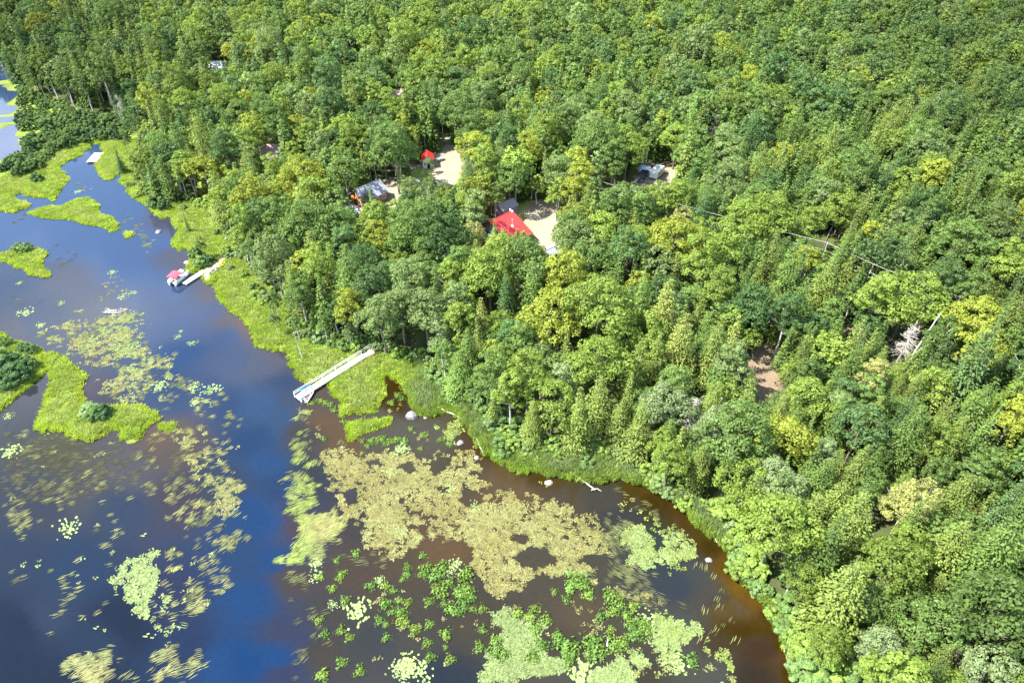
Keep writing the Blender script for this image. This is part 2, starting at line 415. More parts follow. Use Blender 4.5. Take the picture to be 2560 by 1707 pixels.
# ------------------------------------------------------------------ the pond: water coloured by mud, tannin and deep water, with sky reflection painted in
NAVY, DEEP_BLUE, SLATE, MUD, BROWN, AMBER, SKYB = (0.008,0.034,0.112), (0.012,0.032,0.09), (0.020,0.032,0.062), (0.056,0.045,0.036), (0.066,0.044,0.034), (0.062,0.038,0.007), (0.034,0.068,0.165)  # the blues carry sky reflection, painted into the water's base colour
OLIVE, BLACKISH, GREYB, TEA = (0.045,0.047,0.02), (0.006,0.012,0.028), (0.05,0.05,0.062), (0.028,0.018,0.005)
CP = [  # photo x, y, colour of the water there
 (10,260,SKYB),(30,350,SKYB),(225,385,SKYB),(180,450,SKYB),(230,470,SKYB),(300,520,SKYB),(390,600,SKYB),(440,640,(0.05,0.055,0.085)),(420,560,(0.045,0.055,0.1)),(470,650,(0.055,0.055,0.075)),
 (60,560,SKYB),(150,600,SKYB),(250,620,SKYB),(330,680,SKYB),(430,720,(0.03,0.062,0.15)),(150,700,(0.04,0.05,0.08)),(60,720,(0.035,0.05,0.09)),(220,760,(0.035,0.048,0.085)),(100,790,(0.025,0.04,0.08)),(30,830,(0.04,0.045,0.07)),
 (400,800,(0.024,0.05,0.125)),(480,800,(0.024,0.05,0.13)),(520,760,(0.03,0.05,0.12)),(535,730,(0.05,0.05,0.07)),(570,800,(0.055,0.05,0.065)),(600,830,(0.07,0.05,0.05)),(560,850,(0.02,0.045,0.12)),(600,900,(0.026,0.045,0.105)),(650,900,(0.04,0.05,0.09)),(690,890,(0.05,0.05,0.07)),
 (450,880,NAVY),(240,880,SLATE),(330,920,DEEP_BLUE),(420,980,DEEP_BLUE),(220,980,(0.03,0.027,0.045)),(560,980,DEEP_BLUE),(640,1000,(0.02,0.048,0.12)),(700,960,(0.018,0.034,0.08)),(690,1050,(0.02,0.046,0.11)),(620,1100,DEEP_BLUE),(660,1150,(0.013,0.04,0.115)),(640,1300,NAVY),(680,1300,(0.012,0.038,0.12)),(690,1400,NAVY),(640,1500,NAVY),(620,1650,(0.004,0.03,0.11)),(690,1650,(0.006,0.034,0.12)),(560,1650,NAVY),(600,1400,DEEP_BLUE),(560,1200,SLATE),(700,1220,(0.012,0.03,0.085)),
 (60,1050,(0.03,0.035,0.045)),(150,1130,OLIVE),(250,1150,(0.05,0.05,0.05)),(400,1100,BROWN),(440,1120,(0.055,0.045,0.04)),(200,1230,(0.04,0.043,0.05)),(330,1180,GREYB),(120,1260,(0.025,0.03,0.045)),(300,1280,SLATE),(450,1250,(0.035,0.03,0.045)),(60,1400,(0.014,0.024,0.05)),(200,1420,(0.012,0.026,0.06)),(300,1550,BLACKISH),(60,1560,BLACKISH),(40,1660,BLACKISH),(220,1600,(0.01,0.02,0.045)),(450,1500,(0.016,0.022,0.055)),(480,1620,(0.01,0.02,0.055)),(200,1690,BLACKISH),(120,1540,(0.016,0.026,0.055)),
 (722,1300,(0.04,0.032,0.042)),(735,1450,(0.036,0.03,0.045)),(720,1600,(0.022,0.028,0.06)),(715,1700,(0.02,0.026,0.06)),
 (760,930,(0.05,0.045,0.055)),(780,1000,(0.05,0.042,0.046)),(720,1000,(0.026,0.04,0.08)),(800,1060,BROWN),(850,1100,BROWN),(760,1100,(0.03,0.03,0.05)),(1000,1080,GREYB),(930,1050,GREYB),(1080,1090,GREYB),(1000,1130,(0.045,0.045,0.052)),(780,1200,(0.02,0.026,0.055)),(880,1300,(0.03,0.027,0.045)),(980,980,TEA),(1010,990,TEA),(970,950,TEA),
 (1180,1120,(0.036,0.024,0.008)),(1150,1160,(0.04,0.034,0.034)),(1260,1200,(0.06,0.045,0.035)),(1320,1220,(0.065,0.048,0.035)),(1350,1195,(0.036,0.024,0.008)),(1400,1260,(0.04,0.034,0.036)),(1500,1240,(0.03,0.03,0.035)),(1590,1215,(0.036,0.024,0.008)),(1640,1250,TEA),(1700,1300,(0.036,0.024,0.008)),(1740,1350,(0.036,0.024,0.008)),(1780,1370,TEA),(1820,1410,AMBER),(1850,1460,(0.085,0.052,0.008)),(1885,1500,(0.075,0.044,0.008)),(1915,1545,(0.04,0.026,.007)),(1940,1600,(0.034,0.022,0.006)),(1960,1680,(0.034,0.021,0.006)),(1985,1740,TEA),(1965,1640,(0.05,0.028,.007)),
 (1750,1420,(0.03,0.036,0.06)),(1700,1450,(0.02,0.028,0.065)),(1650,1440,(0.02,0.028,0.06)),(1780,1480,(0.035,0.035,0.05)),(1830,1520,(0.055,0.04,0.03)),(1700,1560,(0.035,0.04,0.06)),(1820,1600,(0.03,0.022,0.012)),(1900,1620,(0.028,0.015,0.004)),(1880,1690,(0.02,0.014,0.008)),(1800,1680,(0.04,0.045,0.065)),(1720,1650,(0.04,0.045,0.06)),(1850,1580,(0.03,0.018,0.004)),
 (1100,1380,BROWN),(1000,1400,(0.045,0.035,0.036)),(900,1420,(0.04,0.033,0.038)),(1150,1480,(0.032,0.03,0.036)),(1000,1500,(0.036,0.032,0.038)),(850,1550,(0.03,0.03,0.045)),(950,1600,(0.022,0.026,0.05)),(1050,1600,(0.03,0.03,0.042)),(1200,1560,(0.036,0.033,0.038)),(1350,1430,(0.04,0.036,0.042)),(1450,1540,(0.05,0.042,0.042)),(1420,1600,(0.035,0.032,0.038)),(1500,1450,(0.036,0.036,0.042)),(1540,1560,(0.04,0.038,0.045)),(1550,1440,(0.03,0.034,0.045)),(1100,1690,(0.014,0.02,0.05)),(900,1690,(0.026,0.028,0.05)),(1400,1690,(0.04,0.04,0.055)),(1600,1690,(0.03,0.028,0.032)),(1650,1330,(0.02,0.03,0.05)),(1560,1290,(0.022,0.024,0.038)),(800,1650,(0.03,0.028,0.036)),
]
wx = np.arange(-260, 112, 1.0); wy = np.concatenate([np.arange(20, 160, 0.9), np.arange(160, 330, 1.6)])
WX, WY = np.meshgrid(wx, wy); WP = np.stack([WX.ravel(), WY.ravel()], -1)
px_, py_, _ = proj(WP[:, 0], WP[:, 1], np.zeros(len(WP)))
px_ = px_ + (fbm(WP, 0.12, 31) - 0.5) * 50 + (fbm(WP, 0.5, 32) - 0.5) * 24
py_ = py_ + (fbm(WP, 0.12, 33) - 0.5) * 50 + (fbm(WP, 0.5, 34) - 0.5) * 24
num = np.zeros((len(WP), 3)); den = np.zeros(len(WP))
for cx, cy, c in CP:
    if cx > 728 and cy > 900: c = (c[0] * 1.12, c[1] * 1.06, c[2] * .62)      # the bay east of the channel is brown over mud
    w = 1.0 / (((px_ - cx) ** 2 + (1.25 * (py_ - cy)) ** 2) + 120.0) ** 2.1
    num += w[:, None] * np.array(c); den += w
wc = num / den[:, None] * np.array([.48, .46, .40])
nwx, nwy = len(wx), len(wy); wi = np.arange(nwx * nwy).reshape(nwy, nwx)
WF = np.stack([wi[:-1, :-1], wi[:-1, 1:], wi[1:, 1:], wi[1:, :-1]], -1).reshape(-1, 4)
# the pond goes on behind and beside the camera
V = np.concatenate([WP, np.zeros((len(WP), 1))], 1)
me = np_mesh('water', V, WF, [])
ca = me.color_attributes.new('depth_and_reflection', 'FLOAT_COLOR', 'POINT')
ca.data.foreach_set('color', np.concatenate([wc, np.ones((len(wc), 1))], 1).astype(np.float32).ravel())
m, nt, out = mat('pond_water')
a = nt.nodes.new('ShaderNodeAttribute'); a.attribute_name = 'depth_and_reflection'
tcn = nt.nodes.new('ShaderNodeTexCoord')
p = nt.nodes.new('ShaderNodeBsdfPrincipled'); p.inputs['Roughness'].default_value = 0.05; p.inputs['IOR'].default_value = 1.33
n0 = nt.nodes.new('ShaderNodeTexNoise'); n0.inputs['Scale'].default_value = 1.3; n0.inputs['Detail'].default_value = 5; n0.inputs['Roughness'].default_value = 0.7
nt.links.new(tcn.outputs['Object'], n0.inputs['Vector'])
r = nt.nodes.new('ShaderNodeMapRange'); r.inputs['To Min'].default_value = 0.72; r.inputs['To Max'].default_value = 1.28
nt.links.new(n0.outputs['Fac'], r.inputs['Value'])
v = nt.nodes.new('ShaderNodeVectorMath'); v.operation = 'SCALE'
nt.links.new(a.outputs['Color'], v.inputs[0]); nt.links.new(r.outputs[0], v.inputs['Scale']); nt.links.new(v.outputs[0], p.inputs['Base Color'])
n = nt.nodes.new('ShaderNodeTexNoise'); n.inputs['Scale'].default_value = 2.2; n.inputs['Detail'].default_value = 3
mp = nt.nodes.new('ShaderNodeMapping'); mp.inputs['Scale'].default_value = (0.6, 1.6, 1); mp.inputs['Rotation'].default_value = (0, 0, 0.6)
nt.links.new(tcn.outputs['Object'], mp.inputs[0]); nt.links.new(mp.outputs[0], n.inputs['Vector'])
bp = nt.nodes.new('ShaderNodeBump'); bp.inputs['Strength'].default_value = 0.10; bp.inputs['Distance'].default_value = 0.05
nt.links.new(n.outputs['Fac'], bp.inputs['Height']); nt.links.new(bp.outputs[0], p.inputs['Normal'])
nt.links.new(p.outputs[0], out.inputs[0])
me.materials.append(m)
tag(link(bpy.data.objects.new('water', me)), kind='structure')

# ------------------------------------------------------------------ plants: leaf sprays as small faces
def unit(a): return a / np.maximum(np.linalg.norm(a, axis=-1, keepdims=True), 1e-9)
def leaf_quads(C, N, size, R, aspect=0.75, T=None):
    """one four-sided leaf spray per centre"""
    n = len(C)
    t = R.normal(size=(n, 3)) if T is None else T
    t = unit(t - N * (t * N).sum(-1, keepdims=True)); b = np.cross(N, t)
    s = np.asarray(size).reshape(-1, 1) * 0.5
    w = aspect * (0.8 + 0.4 * R.random((n, 1)))
    V = np.stack([C - t * s, C + b * s * w - t * s * 0.15, C + t * s, C - b * s * w - t * s * 0.15], 1).reshape(-1, 3)
    return V, np.arange(4 * n).reshape(-1, 4)
def fib(n, R, zlo=-0.5):
    i = np.arange(n) + 0.5
    z = 1 - (1 - zlo) * i / n
    ph = i * 2.39996 + R.random() * 6
    rr = np.sqrt(np.maximum(0, 1 - z * z))
    d = np.stack([rr * np.cos(ph), rr * np.sin(ph), z], -1) + R.normal(size=(n, 3)) * 0.16
    return unit(d)
def trunk_geo(h, r, R, n=6, lean=0.3, limbs=5, h0=0.45):
    """tapered trunk with limbs, as quads"""
    V = []; F = []
    def seg(a, b, ra, rb):
        a, b = np.array(a), np.array(b); d = unit(b - a); u = unit(np.cross(d, [0.3, 0.9, 0.2])); w = np.cross(d, u); k = len(V)
        for c, rr in ((a, ra), (b, rb)):
            for i in range(n):
                t = 2 * math.pi * i / n; V.append(c + (u * math.cos(t) + w * math.sin(t)) * rr)
        for i in range(n): F.append((k + i, k + (i + 1) % n, k + n + (i + 1) % n, k + n + i))
    pts = [np.array([0, 0, -0.5])]
    for i in range(1, 5):
        pts.append(np.array([R.normal() * lean * i / 4, R.normal() * lean * i / 4, h * i / 4]))
    rad = [r * 1.25, r * 0.9, r * 0.7, r * 0.45, r * 0.12]
    for i in range(4): seg(pts[i], pts[i + 1], rad[i], rad[i + 1])
    for _ in range(limbs):
        f = h0 + (0.85 - h0) * R.random(); q = pts[0] * 0 + np.array([np.interp(f * h, [p_[2] for p_ in pts], [p_[k] for p_ in pts]) for k in range(3)])
        a_ = R.random() * 6.28; L = (1 - f) * h * 0.75
        seg(q, q + np.array([math.cos(a_) * L, math.sin(a_) * L, L * 0.7]), r * 0.35, r * 0.08)
    return np.array(V), np.array(F)
def broadleaf_geo(seed, Rad=4.4, Hc=7.5, Zc=9.8, lobes=46, per=95, leaf=0.46, pointy=0.0, gap=0.0, boughs=6):
    """crown of several boughs, each carrying domed clumps of leaf sprays"""
    R = np.random.default_rng(seed)
    B = []
    for i in range(boughs):
        if i == 0: c = np.array([R.normal() * .08 * Rad, R.normal() * .08 * Rad, Zc + Hc * (.14 + .06 * R.random() + pointy * .35)]); br = Rad * (.60 - .1 * pointy)
        else:
            a_ = 6.283 * i / (boughs - 1) + R.normal() * .35; r_ = Rad * R.uniform(.36, .58); c = np.array([math.cos(a_) * r_, math.sin(a_) * r_, Zc + Hc * R.uniform(-.20, .10)]); br = Rad * R.uniform(.40, .56)
        B.append((c, br))
    C = []; N = []; var = []
    vs = Hc / (2 * Rad)
    for bi, (c, br) in enumerate(B):
        k = max(6, int(lobes * (br / Rad) ** 2 * 3.4 / boughs * 1.9))
        D = fib(k, R, -.45)
        bv = R.normal() * .05
        for d0 in D:
            if R.random() < gap: continue
            p = c + d0 * br * R.uniform(.78, 1.08) * np.array([1, 1, .8 + .25 * vs])
            if any(bj != bi and (((p - cb) / np.array([1, 1, .9])) ** 2).sum() < (rb * .80) ** 2 for bj, (cb, rb) in enumerate(B)): continue
            lr = R.uniform(.15, .26) * Rad
            m_ = int(per * (lr / (.2 * Rad)) ** 2)
            d = unit(R.normal(size=(m_ * 2, 3))); up = unit(d0 * .8 + np.array([0, 0, .85]))
            d = d[(d @ up) > -.30 + .3 * R.random(len(d))][:m_]
            C.append(p + d * lr * (.55 + .5 * R.random((len(d), 1)) ** .6) * np.array([1.08, 1.08, .68]))
            N.append(unit(d + np.array([0, 0, .45]) + R.normal(size=d.shape) * .45))
            var.append(np.clip(.5 + bv + R.normal() * .11 + R.normal(size=len(d)) * .17, 0, 1))
    C = np.concatenate(C); N = np.concatenate(N); var = np.concatenate(var)
    V, F = leaf_quads(C, N, leaf * (.65 + .75 * R.random(len(C))), R)
    return V, F, var
def conifer_geo(seed, h=15.5, Rad=2.9, tiers=24, per=8, step=0.42, leaf=0.62, droop=0.22, base=0.14, power=0.85, flat=0.35):
    R = np.random.default_rng(seed)
    C = []; N = []; T = []; S = []; var = []
    for i in range(tiers):
        t = (i + 0.5 * R.random()) / tiers
        z0 = h * (base + (1 - base) * t)
        L0 = Rad * max(1 - t, 0.0) ** power + 0.25
        nb = max(3, int(per * (0.5 + 0.6 * (1 - t))))
        ph0 = R.random() * 6.28
        for j in range(nb):
            ph = ph0 + 6.283 * j / nb + R.normal() * 0.25
            L = L0 * (0.62 + 0.5 * R.random())
            k = max(2, int(L / step))
            u = (np.arange(k) + 0.6) / k
            dr = droop * (0.7 + 0.6 * R.random())
            r_ = u * L; zz = z0 + L * (0.10 * u - dr * u * u * 1.6)
            dirv = np.array([math.cos(ph), math.sin(ph), 0]); side = np.array([-math.sin(ph), math.cos(ph), 0])
            c = dirv * r_[:, None]; c[:, 2] = zz
            bv = R.normal() * 0.13
            for sgn in (-1, 1, 0):
                off = side * (sgn * (0.30 * L * (0.35 + 0.65 * np.sin(np.pi * np.clip(u, 0, 0.95)))))[:, None] if sgn else 0
                cc = c + off + R.normal(size=c.shape) * 0.07
                C.append(cc)
                tdir = dirv * 1.0 + side * sgn * 0.7 + np.array([0, 0, -dr])
                T.append(np.tile(tdir, (k, 1)) + R.normal(size=(k, 3)) * 0.2)
                N.append(unit(np.array([0, 0, 1.0]) + dirv * flat + R.normal(size=(k, 3)) * 0.34))
                S.append(leaf * (0.7 + 0.6 * R.random(k)) * (0.75 + 0.45 * (1 - t)))
                var.append(np.clip(0.42 + 0.22 * u + bv + R.normal(size=k) * 0.13, 0, 1))
    C, N, T, S, var = map(np.concatenate, (C, N, T, S, var))
    V, F = leaf_quads(C, N, S, R, 0.62, T)
    return V, F, var
def two_mat(name, lv, tv, mats):
    V = np.concatenate([lv[0], tv[0]]); F = np.concatenate([lv[1], tv[1] + len(lv[0])])
    return np_mesh(name, V, F, mats, np.concatenate([lv[2], np.full(len(tv[1]), 0.5)]), np.concatenate([np.zeros(len(lv[1])), np.ones(len(tv[1]))]))

BL = []   # broadleaf kinds: (crown mesh, trunk mesh, crown radius, crown centre height, height)
for s_, (Rad, Hc, Zc, lo, per, lf, pt, gp) in enumerate([(4.3,7.5,9.4,60,62,.36,0,.06),(3.8,8.4,9.6,58,62,.35,.3,.1),(4.8,7.4,9.2,66,66,.37,0,.08),(3.2,8.6,9.4,50,60,.34,.5,.1),(4.0,7.8,10.0,56,62,.36,.2,.16),(2.8,7.6,8.8,46,58,.33,.5,.14),(4.5,8.2,10.0,62,64,.37,.15,.05),(3.5,7.0,8.6,54,60,.35,.2,.2),(3.9,9.0,9.8,58,62,.35,.6,.08),(4.4,6.8,8.8,60,62,.36,.0,.22)]):
    V, F, var = broadleaf_geo(100 + s_, Rad, Hc, Zc, lo, per, lf, pt, gp)
    tv, tf = trunk_geo(Zc + Hc * 0.2, 0.22, np.random.default_rng(s_), limbs=7)
    BL.append((np_mesh('broadleaf_crown', V, F, [M_LEAF], var), np_mesh('broadleaf_trunk', tv, tf, [M_BARKP if s_ in (3, 5, 8) else M_BARK]), Rad, Zc, Zc + Hc * 0.5))
CF = []
for s_, (h, Rad, ti, pe, dp, ba, po, fl) in enumerate([(15.5,3.5,24,8,.24,.10,.75,.35),(17,3.3,27,8,.32,.10,.8,.45),(14,3.8,19,9,.20,.12,.6,.35),(15,2.6,24,7,.36,.08,.9,.5),(12.5,3.3,17,9,.22,.10,.6,.35),(17.5,4.3,24,10,.26,.14,.62,.4),(13.5,2.3,22,7,.28,.06,.9,.4),(16,4.8,20,11,.28,.16,.55,.45)]):
    V, F, var = conifer_geo(200 + s_, h, Rad, ti, pe, .29, .40, dp, ba, po, fl)
    tv, tf = trunk_geo(h * 0.97, 0.2, np.random.default_rng(50 + s_), lean=0.12, limbs=0)
    V = V * np.array([1, 1, 1.0]); CF.append((np_mesh('conifer_crown', V, F, [M_NEEDLE], var), np_mesh('conifer_trunk', tv, tf, [M_BARK]), Rad, h * 0.52, h))
# plainer trees for the far woods
BLF = []
for s_, (Rad, Hc, Zc, lo, per, lf, pt, gp) in enumerate([(4.3,7.5,9.4,50,26,.58,0,.06),(3.8,8.4,9.6,48,26,.56,.3,.1),(4.8,7.4,9.2,54,26,.6,0,.08),(3.2,8.6,9.4,42,26,.54,.5,.1),(4.0,7.8,10.0,46,26,.57,.2,.14),(4.4,6.8,8.8,50,26,.58,0,.2)]):
    BLF.append(two_mat('far_broadleaf', broadleaf_geo(300 + s_, Rad, Hc, Zc, lo, per, lf, pt, gp), trunk_geo(Zc + 1, 0.22, np.random.default_rng(s_), 5), [M_LEAF, M_BARKP]))
CFF = []
for s_, (h, Rad, ti, pe, dp, ba, po, fl) in enumerate([(15.5,3.5,19,8,.24,.10,.75,.35),(17,3.3,21,8,.32,.10,.8,.45),(14,3.8,16,9,.2,.12,.6,.35),(15,2.7,19,7,.36,.08,.9,.5),(17,4.2,19,9,.26,.14,.62,.4)]):
    CFF.append(two_mat('far_conifer', conifer_geo(400 + s_, h, Rad, ti, pe, .5, .74, dp, ba, po, fl), trunk_geo(h * .97, 0.2, np.random.default_rng(s_), 5, 0.1, 0), [M_NEEDLE, M_BARK]))

def scatter(name, protos, P, idx_, rot, scl, tint):
    """one object that stands copies of the meshes on its points: only for what nobody could count"""
    me = bpy.data.meshes.new(name); P = np.asarray(P, np.float32); n = len(P)
    me.vertices.add(n); me.vertices.foreach_set('co', P.ravel())
    def put(nm, ty, key, arr): me.attributes.new(nm, ty, 'POINT').data.foreach_set(key, np.ascontiguousarray(arr).ravel())
    put('kind_index', 'INT', 'value', np.asarray(idx_, np.int32)); put('turn', 'FLOAT_VECTOR', 'vector', np.asarray(rot, np.float32))
    put('size', 'FLOAT_VECTOR', 'vector', np.asarray(scl, np.float32)); put('tint', 'FLOAT_VECTOR', 'vector', np.asarray(tint, np.float32))
    o = link(bpy.data.objects.new(name, me))
    ng = bpy.data.node_groups.new(name, 'GeometryNodeTree')
    ng.interface.new_socket('Geometry', in_out='INPUT', socket_type='NodeSocketGeometry')
    ng.interface.new_socket('Geometry', in_out='OUTPUT', socket_type='NodeSocketGeometry')
    N_ = ng.nodes.new; L_ = ng.links.new
    gi, go = N_('NodeGroupInput'), N_('NodeGroupOutput')
    jn = N_('GeometryNodeJoinGeometry')
    for pm in protos:
        po = bpy.data.objects.new(name + '_source', pm)
        oi = N_('GeometryNodeObjectInfo'); oi.inputs['Object'].default_value = po
        gg = N_('GeometryNodeGeometryToInstance'); L_(oi.outputs['Geometry'], gg.inputs[0]); L_(gg.outputs[0], jn.inputs[0])
    ip = N_('GeometryNodeInstanceOnPoints'); ip.inputs['Pick Instance'].default_value = True
    L_(gi.outputs[0], ip.inputs['Points']); L_(jn.outputs[0], ip.inputs['Instance'])
    for nm, ty, so in (('kind_index', 'INT', 'Instance Index'), ('turn', 'FLOAT_VECTOR', 'Rotation'), ('size', 'FLOAT_VECTOR', 'Scale')):
        na = N_('GeometryNodeInputNamedAttribute'); na.data_type = ty; na.inputs['Name'].default_value = nm
        L_([s for s in na.outputs if s.enabled and s.name == 'Attribute'][0], ip.inputs[so])
    L_(ip.outputs[0], go.inputs[0])
    md_ = o.modifiers.new('scatter', 'NODES'); md_.node_group = ng
    tag(o, kind='stuff')
    return o

# ------------------------------------------------------------------ where the trees stand
TONES = {'M': (0.104,0.170,0.048), 'L': (0.150,0.218,0.044), 'Y': (0.205,0.248,0.040), 'C': (0.235,0.25,0.095), 'S': (0.165,0.225,0.115), 'D': (0.060,0.115,0.040), 'B': (0.084,0.150,0.056), 'P': (0.140,0.202,0.078),
         'n': (0.088,0.145,0.036), 'o': (0.126,0.172,0.042), 'd': (0.050,0.098,0.032), 'b': (0.078,0.132,0.048), 'y': (0.165,0.20,0.052)}
TONE_WORD = {'M': 'green', 'L': 'lime green', 'Y': 'yellow-green', 'C': 'creamy pale', 'S': 'silvery', 'D': 'dark green', 'B': 'blue-green', 'P': 'pale green',
             'n': 'green', 'o': 'olive green', 'd': 'dark green', 'b': 'blue-green', 'y': 'yellowish'}
ZROW = [142, 426, 710, 995, 1280, 1565]
ZB = np.array([[.68,.90,1.0,1.0,.95,.92,.88,.72],[.80,1.0,1.08,1.04,1.06,1.02,.98,.86],[.9,.95,.96,1.0,1.1,1.0,.90,.80],[.9,.95,1,1.06,1.1,1.04,.94,.82],[.9,.95,1,1.05,1.05,1.05,.96,.82],[.9,.95,1,1.0,1.0,1.02,.95,.80]])  # tree brightness by zone; vignette darkening of the frame corners is put into tints
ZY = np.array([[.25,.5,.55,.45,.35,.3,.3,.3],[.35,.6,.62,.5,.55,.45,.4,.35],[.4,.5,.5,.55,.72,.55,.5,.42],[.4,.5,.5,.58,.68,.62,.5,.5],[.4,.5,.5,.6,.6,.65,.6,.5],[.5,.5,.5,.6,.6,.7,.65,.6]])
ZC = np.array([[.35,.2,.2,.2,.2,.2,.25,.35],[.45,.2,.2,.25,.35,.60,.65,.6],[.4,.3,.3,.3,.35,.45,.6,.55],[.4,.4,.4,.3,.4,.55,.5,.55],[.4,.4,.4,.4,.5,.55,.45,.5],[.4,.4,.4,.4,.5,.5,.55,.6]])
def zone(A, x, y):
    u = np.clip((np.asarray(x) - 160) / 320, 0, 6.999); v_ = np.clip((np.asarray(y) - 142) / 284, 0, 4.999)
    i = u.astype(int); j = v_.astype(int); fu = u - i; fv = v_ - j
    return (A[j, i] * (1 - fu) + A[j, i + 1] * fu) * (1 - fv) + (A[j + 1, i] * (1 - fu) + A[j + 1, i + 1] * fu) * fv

ACC = [  # single trees that stand out: x, y of the crown's centre in the photo, kind, tone, size
 (498,54,'B','L',1.1),(591,46,'B','L',1.0),(612,114,'B','L',1.1),(163,95,'B','L',.9),(68,33,'B','D',1.1),(286,27,'B','M',1.1),(177,131,'B','B',1.1),(463,259,'B','L',1.15),(416,272,'B','L',1.05),(367,253,'B','L',1.0),(558,245,'B','L',1.2),(621,259,'B','Y',1.0),(381,222,'B','B',.9),(335,235,'B','D',.9),
 (662,122,'B','Y',1.2),(686,190,'B','L',1.2),(826,190,'B','B',1.3),(832,262,'B','D',1.2),(877,245,'B','Y',.8),(776,252,'B','Y',.9),(1065,128,'B','Y',1.1),(1076,68,'B','L',1.1),(1008,327,'B','Y',1.0),(978,276,'B','L',1.1),(1157,286,'B','M',1.4),(1225,192,'B','L',1.1),(760,428,'B','Y',1.2),(985,372,'B','M',1.3),(880,352,'B','L',1.0),(700,60,'B','M',1.1),(730,110,'B','M',1.1),(1130,170,'B','L',1.0),(1180,225,'B','L',1.0),
 (1868,199,'B','Y',1.0),(1397,150,'B','L',1.1),(1443,285,'B','P',1.2),(1571,360,'B','L',1.2),(1498,352,'B','M',1.3),(1329,380,'B','Y',1.0),(1470,165,'B','P',.9),(1700,50,'B','B',1.1),(1740,40,'B','M',1.1),(1335,40,'B','L',1.1),
 (735,470,'B','Y',1.2),(690,440,'B','L',1.1),(940,552,'B','L',1.1),(1178,592,'B','C',.82),(1108,596,'B','D',1.2),(1030,566,'B','M',1.3),(803,676,'B','L',1.1),(880,766,'B','Y',.9),(1000,760,'B','P',1.1),(1062,770,'B','P',1.1),(1103,840,'B','S',.85),(1225,680,'B','L',1.2),(1270,655,'B','L',1.2),(1020,690,'B','P',1.1),(975,690,'B','B',1.0),(770,560,'B','M',1.3),(840,580,'B','M',1.2),(700,560,'B','M',1.1),(860,620,'B','B',1.1),(910,660,'B','D',1.0),(1130,700,'B','L',1.0),(1150,660,'B','M',1.1),(950,790,'B','P',1.0),
 (1302,652,'B','M',1.3),(1345,680,'B','L',1.0),(1416,692,'B','Y',1.2),(1380,785,'B','Y',1.3),(1498,772,'B','L',1.45),(1690,608,'B','Y',1.25),(1697,558,'B','C',.85),(1702,500,'B','L',1.1),(1445,458,'B','Y',1.1),(1430,574,'B','M',1.0),(1440,600,'B','y' if 0 else 'P',1.0),(1656,574,'B','Y',.8),(1600,520,'B','M',1.1),(1540,520,'B','M',1.1),(1590,610,'B','L',1.0),(1910,545,'B','L',1.2),(1860,555,'B','L',1.1),(1740,590,'B','L',1.0),
 (2173,585,'B','Y',.9),(2015,648,'B','Y',.8),(2125,672,'B','Y',.7),(2282,737,'B','L',1.2),(2437,808,'B','Y',1.15),(2410,604,'B','M',1.3),(2519,667,'B','L',1.1),(2030,560,'B','L',1.0),(2270,470,'B','L',1.1),
 (1498,900,'B','L',1.2),(1403,946,'B','S',.9),(1675,1004,'B','S',.95),(1383,1000,'B','L',1.0),(1789,1064,'B','S',.9),(1675,1150,'B','L',.8),(1640,1000,'B','M',.8),(1830,905,'B','P',1.1),(1850,1075,'B','M',1.2),(2180,950,'B','C',.95),(1961,1091,'B','Y',1.0),(2062,1129,'B','S',.8),(1942,1200,'B','S',1.0),(2274,1262,'B','C',.9),(2535,1055,'B','Y',1.0),(2024,1000,'B','L',1.0),(2330,960,'B','L',1.0),
 (2206,1632,'B','S',.75),(2240,1690,'B','L',1.1),(2481,1672,'B','S',.8),(1940,1250,'B','P',.9),(1860,1215,'B','L',.9),(1320,930,'B','L',1.0),(1250,900,'B','L',1.0),
 (1237,598,'C','n',.78),(1205,812,'C','y',.9),(1661,790,'C','y',1.05),(1700,870,'C','y',1.0),(1640,900,'C','o',1.0),(1590,930,'C','o',1.0),(1780,880,'C','o',1.0),(1830,860,'C','y',1.0),(1570,1000,'C','o',1.0),(1600,1070,'C','o',.95),(1545,1060,'C','o',.9),(1330,720,'C','o',.9),(1580,580,'C','o',.9),(2060,720,'C','o',1.0),(2130,870,'C','o',1.0),(2000,760,'C','n',1.0),(2080,1270,'C','o',1.1),(2020,1300,'C','o',1.1),(2120,1330,'C','o',1.2),(2100,1500,'C','o',1.2),(2370,1380,'C','o',1.15),(2340,990,'C','o',1.1),(2450,1100,'C','n',1.1),(2480,1400,'C','n',1.2),
 (1008,385,'C','n',.9),(315,280,'C','d',.9),(290,235,'C','d',1.0),(20,150,'C','d',1.0),(60,120,'C','d',1.0),(900,230,'C','o',.8),
 (295,395,'C','d',.55),(1030,470,'B','P',.62),(1012,458,'B','P',.6),(1076,408,'B','M',.36),(917,497,'C','b',.40),(953,522,'B','M',.42),(1075,465,'B','M',.55),(1105,480,'B','M',.6),(1260,560,'B','M',.01),
]
LONE = [ # slim trees that stand by themselves in the meadow: foot in the photo, kind, tone, size
 (473,580,'C','b',.45),(512,645,'B','M',.42),(598,640,'B','M',.72),(560,520,'B','L',.6),(368,358,'B','L',.6),(330,388,'B','M',.55),(395,392,'B','M',.6),(420,430,'B','B',.55),(355,430,'C','b',.6),(695,835,'B','P',.45),(750,852,'B','M',.5),(700,800,'B','M',.55),(820,858,'B','M',.55),(880,868,'B','P',.5),(1600,1290,'B','M',.01),
]
trees = []   # x, y, z, kind B/C, variant, scale, scale z, turn, tone letter, brightness
def crown_of(kd, v_): return (BL if kd == 'B' else CF)[v_]
acc_xy = []
